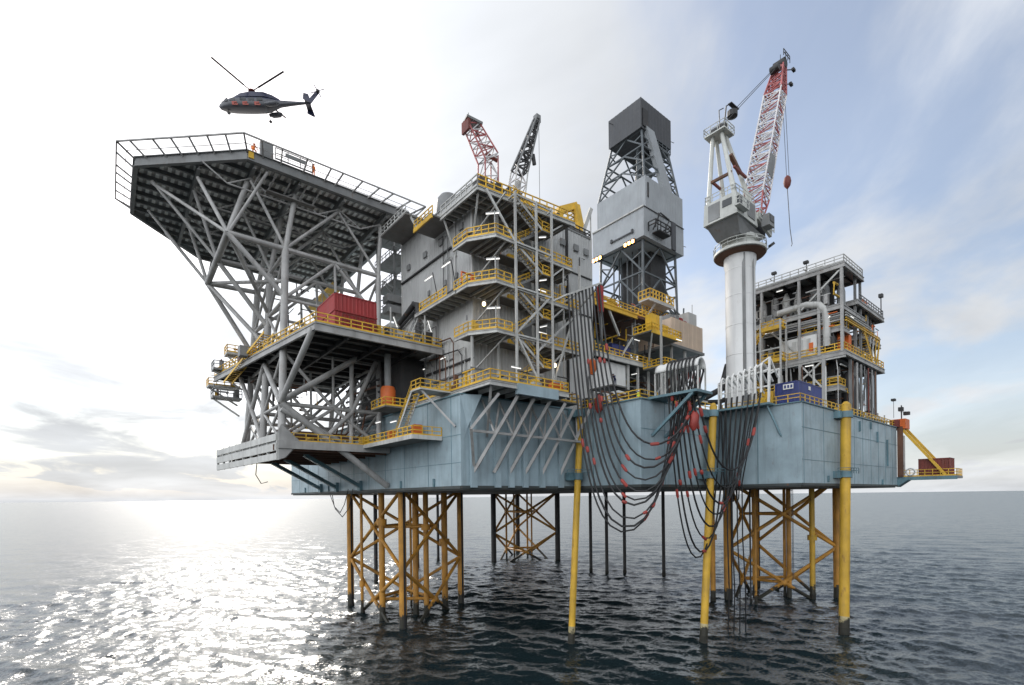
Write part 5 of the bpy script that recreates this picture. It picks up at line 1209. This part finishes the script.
HV = [-11.6,-12.4,-13.2,-14.0,-14.8,-15.6,-16.4,-17.2]
for k, v in enumerate(HV):
    M().path([(40.5,v,35.6),(38.2,v,36.4+.15*k),(37.4,v,36.6+.15*k),(37.0,v,36.2+.15*k),(36.9,v,35.2),(36.9,v,33.6)], .15, 8).out('gooseneck', WHITE, r2, True)
m = M()
for v in (-11.0,-14.4,-18.0):
    m.beam((37.4,v,HT),(37.4,v,36+(.9 if v < -17 else 0)),.22,.22); m.beam((40.6,v,HT),(40.6,v,37.2),.22,.22); m.beam((40.6,v,37.2),(37.4,v,36),.16,.16)
m.beam((37.3,-11,35.8),(37.3,-18,36.6),.18,.18); m.beam((37.3,-11,34.4),(37.3,-18,34.4),.18,.18); m.beam((40.6,-11,37.2),(40.6,-18,37.2),.18,.18)
m.beam((37.3,-18,HT),(37.3,-18.2,38.2),.26,.26); m.beam((37.3,-18.2,38.2),(40.2,-18,36),.2,.2); m.beam((37.3,-18.2,38.2),(37.4,-15.4,36.6),.2,.2); m.out('frame', WHITE, r2)
M().prism([(36.4,-11),(41,-11),(41,-18.4),(36.4,-18.4)], HT+.02, HT+.3).out('base', TEAL, r2)
M().beam((37,-17.9,HT),(38.15,-19.2,27.6),.2,.2).out('bracket', TEAL, r2)
for k in range(4): M().path([(39.5,-8+.3*k,34+.7*k),(34,-7.5+.3*k,34+.7*k),(33,-9,34+.7*k)], .16).out('feed_pipe', OFFW, r2, True)
r3 = thing('hose_top_frame', 'slanted pale frame at the right corner of the grey block where hoses start', 'hose rack', (22,-.5,44))
m = M(); m.beam((12.9,-4.7,44.9),(19.6,-4.3,48.2),.22,.22); m.beam((19.6,-4.3,48.2),(19.6,3.2,44),.2,.2); m.beam((12.9,-4.7,44.9),(12.4,-2.6,44.6),.2,.2); m.beam((15.5,-4.55,46.1),(15.5,1.2,45),.18,.18); m.out('frame', OFFW, r3)
M().box((19.3,-4.5,44.4),(19.9,-3.9,47.8)).out('red_guard', RED, r3)

def catenary(p0, p1, zb, n=26):
    p0, p1 = Vector(p0), Vector(p1); h = Vector((p1.x-p0.x, p1.y-p0.y, 0)); Lh = h.length
    lo, hi = .02, 60
    f = lambda a: a*math.acosh((p0.z-zb)/a+1) + a*math.acosh((p1.z-zb)/a+1)
    for _ in range(60):
        a = math.sqrt(lo*hi)
        if f(a) > Lh: hi = a
        else: lo = a
    x0 = a*math.acosh((p0.z-zb)/a+1); S0 = math.sinh(x0/a)*a; S1 = math.sinh((Lh-x0)/a)*a
    pts = []
    for i in range(n+1):
        s = -S0 + (S0+S1)*i/n; x = a*math.asinh(s/a); z = a*(math.cosh(x/a)-1)+zb
        t = (x+x0)/Lh; pts.append(Vector((p0.x+h.x*t, p0.y+h.y*t, z)))
    return pts
def hose(pts, r, label, group, collars):
    t = thing('hanging_hose', label, 'hose', tuple(pts[len(pts)//2]), group)
    M().path(pts, r, 7).out('hose_tube', HOSE, t, True)
    for f in collars:
        i = int(f*(len(pts)-1)); i = min(i, len(pts)-2); fr = f*(len(pts)-1)-i
        c = pts[i].lerp(pts[i+1], fr); d = (pts[i+1]-pts[i]).normalized(); L = random.uniform(.28,.6)
        M().path([c-d*L, c-d*L*.7, c+d*L*.7, c+d*L], r*2, 8, [r*1.2,r*1.75,r*1.75,r*1.2]).out('float_collar', HRED, t, True)
    return t
rs = random.Random(5)
GA = 'hoses from the grey block to the white saddle'
for k, zb in enumerate((15.6,16.2,17.2,18.8,19.4,20.4,21.8,23.2,24.2,26)):
    p0 = (13.1+.68*k,-4.6+.03*k,44.95+.33*k); p1 = ax0.lerp(ax1, .30+.07*k) + sx*1.36
    p1.z -= .2
    pts = catenary(p0, p1, zb, 34); bow = 2.9+.22*(k*7%5)
    for i, q_ in enumerate(pts):
        t_ = min(1, max(0, (Vector((q_.x,q_.y))-Vector((p0[0],p0[1]))).length/max(.1,(Vector((p1.x,p1.y))-Vector((p0[0],p0[1]))).length))); q_.x -= .86*bow*4*t_*(1-t_); q_.y -= .5*bow*4*t_*(1-t_)
    top = ax0.lerp(ax1, .30+.07*k) ; arc = [top + sx*(1.36*math.cos(a)) + Vector((0,0,1.36*math.sin(a))) for a in (.35,.8,1.25,1.57)]
    hose(pts+arc, .105+.02*(k%2), 'black hose with red collars looping from the grey block corner to the white saddle', GA, [rs.uniform(.18,.4), rs.uniform(.5,.62), rs.uniform(.66,.78), rs.uniform(.8,.9)][:3 if k % 2 else 4])
GB = 'hoses looping from the saddle to the gooseneck frame'
for k, zb in enumerate((11.6,12.4,14.2,15.8,17.4,18.8,20.8,23)):
    p0 = ax0.lerp(ax1, .32+.085*k) - sx*1.36; p1 = (36.75,HV[k],33.5)
    top = ax0.lerp(ax1, .32+.085*k); arc = [top - sx*(1.36*math.cos(a)) + Vector((0,0,1.36*math.sin(a))) for a in (1.57,1.25,.8,.35)]
    hose(arc+catenary(p0, p1, zb, 34), .10+.02*(k%2), 'black hose with red collars looping from the white saddle to the gooseneck frame', GB, [rs.uniform(.14,.3), rs.uniform(.34,.45), rs.uniform(.55,.9)])
GC = 'straight hoses from the gooseneck frame down past the hull bottom'
for k, v in enumerate(HV):
    p0 = Vector((36.9,v,33.6)); p1 = Vector((37.0,-11.9-.36*k,21.5))
    low_ = [Vector((37.2,-11.8-.36*k,14)), Vector((38.2+.2*k,-11.4-.3*k,6)), Vector((39+.3*k,-10.6-.3*k,-2))] if k % 2 else [Vector((37.6,-11.6-.34*k,19.4)), Vector((38.9,-11.0-.3*k,18.9)), Vector((40.4,-10-.3*k,20.9))]
    pts = [p0, p0.lerp(p1,.35)+Vector((-.15,0,0)), p0.lerp(p1,.7)+Vector((-.2,0,0)), p1]+low_
    hose(pts, .09, 'black hose running straight from the gooseneck frame down to the sea', GC, [.2+.05*k] if k in (5,6) else [])
tag(M().path([(22.8,-15.6,27.6),(22.8,-15.6,28.2),(22.9,-15.7,29.4),(22.9,-15.7,30.0)],.4,8,[.2,.55,.55,.2]).out('orange_buoy', HRED, None, True), 'cluster-like orange-red float among the hoses just below the white saddle', 'buoy')
tag(M().path([(18.4,-3.6,36.0),(18.5,-3.7,36.6),(18.5,-3.7,37.6),(18.4,-3.6,38.1)],.5,8,[.2,.5,.5,.2]).out('orange_buoy', ORANGE, None, True), 'upper orange float on the hoses beside the grey block base', 'buoy')
tag(M().path([(18.5,-4.6,30.8),(18.6,-4.6,31.4),(18.6,-4.6,32.6),(18.5,-4.6,33.2)],.5,8,[.2,.55,.55,.2]).out('orange_buoy', HRED, None, True), 'lower red float on the hoses above the hull edge', 'buoy')

# ================================================================== PEOPLE
def person(base, yaw, label, suit, hat, pose='stand', s=1.0):
    J = {'pelvis':(0,0,.95),'waist':(0,.01,1.12),'chest':(0,.0,1.36),'neck':(0,0,1.52),'head':(0,.02,1.62),'crown':(0,.02,1.74),
         'shl':(-.19,0,1.43),'ell':(-.26,-.02,1.15),'hal':(-.24,.14,.92),'shr':(.19,0,1.43),'elr':(.26,-.02,1.15),'har':(.24,.14,.92),
         'hil':(-.1,0,.9),'knl':(-.12,.03,.5),'anl':(-.13,0,.09),'tol':(-.14,.17,.04),'hir':(.1,0,.9),'knr':(.12,.03,.5),'anr':(.13,0,.09),'tor':(.14,.17,.04)}
    if pose == 'lean':
        for k in ('waist','chest','neck','head','crown','shl','shr','ell','elr','hal','har'):
            x,y,z = J[k]; dz = z-.95; J[k] = (x, y+dz*.75, .95+dz*.72)
        J['hal'] = (-.2,.75,1.0); J['har'] = (.2,.75,1.0); J['ell'] = (-.26,.5,1.02); J['elr'] = (.26,.5,1.02)
    if pose == 'crouch':
        dz = .38
        for k in list(J):
            if k[:2] in ('kn',): J[k] = (J[k][0]*1.5,.34,.5)
            elif k[:2] not in ('an','to'): J[k] = (J[k][0], J[k][1]-.1+(.25 if J[k][2] > 1.3 else 0), J[k][2]-dz)
        J['har'] = (.2,.5,.75); J['elr'] = (.3,.3,.85)
    if pose == 'wave': J['elr'] = (.42,.05,1.5); J['har'] = (.5,.1,1.78)
    E = [('pelvis','waist'),('waist','chest'),('chest','neck'),('neck','head'),('head','crown'),('chest','shl'),('shl','ell'),('ell','hal'),('chest','shr'),('shr','elr'),('elr','har'),('pelvis','hil'),('hil','knl'),('knl','anl'),('anl','tol'),('pelvis','hir'),('hir','knr'),('knr','anr'),('anr','tor')]
    RAD = {'pelvis':.15,'waist':.145,'chest':.17,'neck':.065,'head':.10,'crown':.07,'sh':.075,'el':.055,'ha':.045,'hi':.10,'kn':.07,'an':.055,'to':.045}
    ks = list(J); me = bpy.data.meshes.new('person'); me.from_pydata([Vector(J[k])*s for k in ks], [(ks.index(a),ks.index(b)) for a,b in E], [])
    o = bpy.data.objects.new('person', me); COL.objects.link(o)
    md = o.modifiers.new('skin','SKIN'); md.use_smooth_shade = True
    lay = me.skin_vertices[0] if me.skin_vertices else None
    if lay is None:
        me.attributes.new; 
    if lay:
        for i, k in enumerate(ks):
            r = RAD.get(k, RAD.get(k[:2])); lay.data[i].radius = (r*s, r*s)
            lay.data[i].use_root = (k == 'pelvis')
    o.modifiers.new('sub','SUBSURF').levels = 1; o.modifiers['sub'].render_levels = 1
    dg = bpy.context.evaluated_depsgraph_get(); ev = o.evaluated_get(dg); nm = bpy.data.meshes.new_from_object(ev)
    o.modifiers.clear(); o.data = nm; nm.materials.clear()
    for m_ in (suit, SKIN, DARK): nm.materials.append(m_)
    hz_ = J['head']; 
    for p in nm.polygons:
        c = p.center; p.use_smooth = True
        dh = (c - Vector(J['head'])*s).length; hands = min((c-Vector(J['hal'])*s).length,(c-Vector(J['har'])*s).length)
        p.material_index = 1 if dh < .15*s or hands < .06*s else (2 if c.z < .12 else 0)
    o.location = W(base); o.rotation_euler = (0,0,YAW+yaw)
    tag(o, label, 'person'); BASE[o.name] = Vector(base)
    h = M().lathe((0,0,0), [(.17,0),(.135,.02),(.125,.08),(.08,.135),(.01,.15)], 12)
    me2 = bpy.data.meshes.new('hard_hat'); hd_ = Vector(J['head'])*s; me2.from_pydata([Vector(p)+hd_+Vector((0,0,.035)) for p in h.v], [], h.f); me2.materials.append(hat)
    ho = bpy.data.objects.new('hard_hat', me2); COL.objects.link(ho); ho.parent = o
    return o
person((-16.6,21.7,HZ+.02), R(-30), 'person in orange overalls crouching at the helideck front corner', OVERALL, ORANGE, 'crouch', 1.05)
person((-9.2,21.65,HZ+.02), R(200), 'person in red-orange overalls standing at the helideck edge right of the grey box', OVERALL, BRICK, 'stand')
person((22.8,-7.8,HT+.05), R(170), 'person in hi-vis yellow jacket standing on the hull deck left of the hose saddle', HIVIS, WHITE, 'stand', 1.08)
M().box((21.8,-8.6,HT-.01),(24,-7,HT+.05)).out('mat_plate', GRAT, hull)
person((26.9,-.6,36.0+.2), R(100), 'person in dark navy overalls leaning over the pipe in front of the white panels', NAVY, NAVY, 'lean', 1.05)
M().prism([(25.6,-1.2),(29,-1.2),(29,3.2),(25.6,3.2)], 36.0, 36.2).out('gantry_plate', GRAT, dm)

# ================================================================== HELICOPTER
HLOC = Vector((-31.4, 64.0, 70.9))
hroot = bpy.data.objects.new('helicopter', None); COL.objects.link(hroot)
hroot.location = HLOC; hroot.rotation_euler = (R(0), R(-6.5), R(10))
hroot.scale = (.83,.83,.70)
hroot['label'] = 'grey and dark blue helicopter with red markings flying above the helideck'; hroot['category'] = 'helicopter'
BASE[hroot.name] = Vector((0,0,0))
# nose towards -x
st_ = [(-6.6,.05,-.35,-.25),(-6.35,.35,-.7,.05),(-5.7,.68,-.92,.38),(-4.9,.92,-1.02,.78),(-4.2,1.02,-1.06,1.02),(-3,1.06,-1.08,1.08),(-1.5,1.06,-1.08,1.08),(0,1.02,-1.02,1.06),(.8,.86,-.9,1.0),(1.6,.6,-.55,.92),(2.4,.42,-.2,.86),(3.8,.32,.05,.78),(5.2,.25,.26,.72),(6.3,.18,.42,.70),(6.6,.1,.5,.68)]
m = M(); NSg = 20
for x, wy, zb, zt in st_:
    zc_, zh = (zb+zt)/2, (zt-zb)/2
    for j in range(NSg):
        a = 2*math.pi*j/NSg; ca, sa = math.cos(a), math.sin(a); e = .72
        m.v.append((x, wy*abs(ca)**e*(1 if ca >= 0 else -1), zc_+zh*abs(sa)**e*(1 if sa >= 0 else -1)))
for i in range(len(st_)-1):
    for j in range(NSg): m.f.append((i*NSg+j,(i+1)*NSg+j,(i+1)*NSg+(j+1)%NSg,i*NSg+(j+1)%NSg))
m.f += [tuple(range(NSg)), tuple(reversed(range((len(st_)-1)*NSg,len(st_)*NSg)))]
fo = m.out('fuselage', [HELG, HELB, GLASS], hroot, True)
for p in fo.data.polygons:
    c = p.center
    if c.z > (.32 if c.x < 1.2 else .5): p.material_index = 1
m = M()
for x, w_, z0, z1 in ((-4.3,.5,1.0,1.15),(-3.2,.75,1.0,1.7),(-1.8,.8,1.0,2.0),(.2,.78,1.0,1.95),(1.4,.5,.9,1.6),(2.4,.25,.8,1.0)):
    for y, z in ((-w_,z0),(w_,z0),(w_*.8,z1),(-w_*.8,z1)): m.v.append((x,y,z))
for i in range(5):
    for j in range(4): m.f.append((i*4+j,(i+1)*4+j,(i+1)*4+(j+1)%4,i*4+(j+1)%4))
m.f += [(0,1,2,3),(23,22,21,20)]; m.out('engine_cowling', HELB, hroot, True)
for x0, x1 in ((-5.75,-5.0),(-4.85,-3.9)):
    M().add([(x0,-.74 if x0 < -5.5 else -.97,.0),(x1,-.98 if x0 < -5.5 else -1.075,.0),(x1-.1,-.86 if x0 < -5.5 else -.98,.62),(x0+.35,-.76 if x0 < -5.5 else -.93,.5)],[(0,1,2,3)]).out('cockpit_window', GLASS, hroot)
M().add([(-6.1,-.42,.12),(-6.1,.42,.12),(-5.1,.7,.78),(-5.1,-.7,.78)],[(0,1,2,3)]).out('windscreen', GLASS, hroot)
for x in (-3.2,-2.0,-.8): M().box((x,-1.1,.0),(x+.8,-1.06,.5)).out('cabin_window', GLASS, hroot)
m = M()
for x in (-3.9,-2.4,-.7):   # three worn red marks low on the flank
    m.box((x-.5,-1.12,-.85),(x-.2,-1.05,-.25)); m.box((x-.2,-1.12,-.5),(x+.2,-1.05,-.25)); m.box((x-.2,-1.12,-.85),(x+.35,-1.05,-.66))
m.out('flank_marking', HELR, hroot)
for y in (-1.15,1.15): M().path([(.3,y,-.7),(.9,y,-.75),(1.9,y,-.6),(2.3,y*.9,-.45)], .3, 10, [.2,.42,.42,.15]).out('sponson', HELG, hroot, True)
M().add([(6.0,-.07,.4),(6.9,-.07,.4),(8.6,-.07,2.75),(7.9,-.07,2.75),(6.0,.07,.4),(6.9,.07,.4),(8.6,.07,2.75),(7.9,.07,2.75)],[(0,1,2,3),(7,6,5,4),(0,4,5,1),(1,5,6,2),(2,6,7,3),(3,7,4,0)]).out('tail_fin', HELB, hroot)
M().box((6.1,-1.5,.55),(6.9,1.5,.65)).out('stabiliser', HELG, hroot)
for y in (-1.5,1.5): M().add([(6.0,y,.0),(6.9,y,-.6),(7.2,y,-.6),(6.9,y,.9),(6.2,y,1.1),(6.0,y+.06,.0),(6.9,y+.06,-.6),(7.2,y+.06,-.6),(6.9,y+.06,.9),(6.2,y+.06,1.1)],[(0,1,2,3,4),(9,8,7,6,5),(0,5,6,1),(1,6,7,2),(2,7,8,3),(3,8,9,4),(4,9,5,0)]).out('end_plate', HELB, hroot)
tr = M().lathe((8.25,-.3,2.5), [(.25,-.1),(.25,.25)], 10).out('tail_rotor_hub', DARK, hroot)
for a in (20,110,200,290): M().beam((8.25,-.38,2.5),(8.25+1.2*math.cos(R(a)),-.38,2.5+1.2*math.sin(R(a))),.03,.14).out('tail_blade', DARK, tr)
M().tube((-1.6,0,1.9),(-1.6,0,2.55),.16).out('rotor_mast', DARK, hroot, True)
hub = M().lathe((-1.6,0,2.45), [(.3,0),(.5,.1),(.5,.25),(.2,.35)], 12).out('rotor_hub', BRICK, hroot, True)
for a in (238,148,328,58):
    d = Vector((math.cos(R(a)),math.sin(R(a)),.02)); p = Vector((-1.6,0,2.6))
    M().beam(p+d*.4, p+d*1.4,.14,.1).beam(p+d*1.4, p+d*6.7+Vector((0,0,.12)),.30,.04).out('rotor_blade', DARK, hub)
for x, y, L in ((-5.3,0,.6),(.4,-1.0,1.25),(.4,1.0,1.25)):
    g = M().beam((x,y,-.8),(x,y,-.8-L),.08,.08).out('gear_leg', DARK, hroot); M().tube((x,y-.08,-.8-L),(x,y+.08,-.8-L),.24,n=12).out('wheel', BLACKP, g)
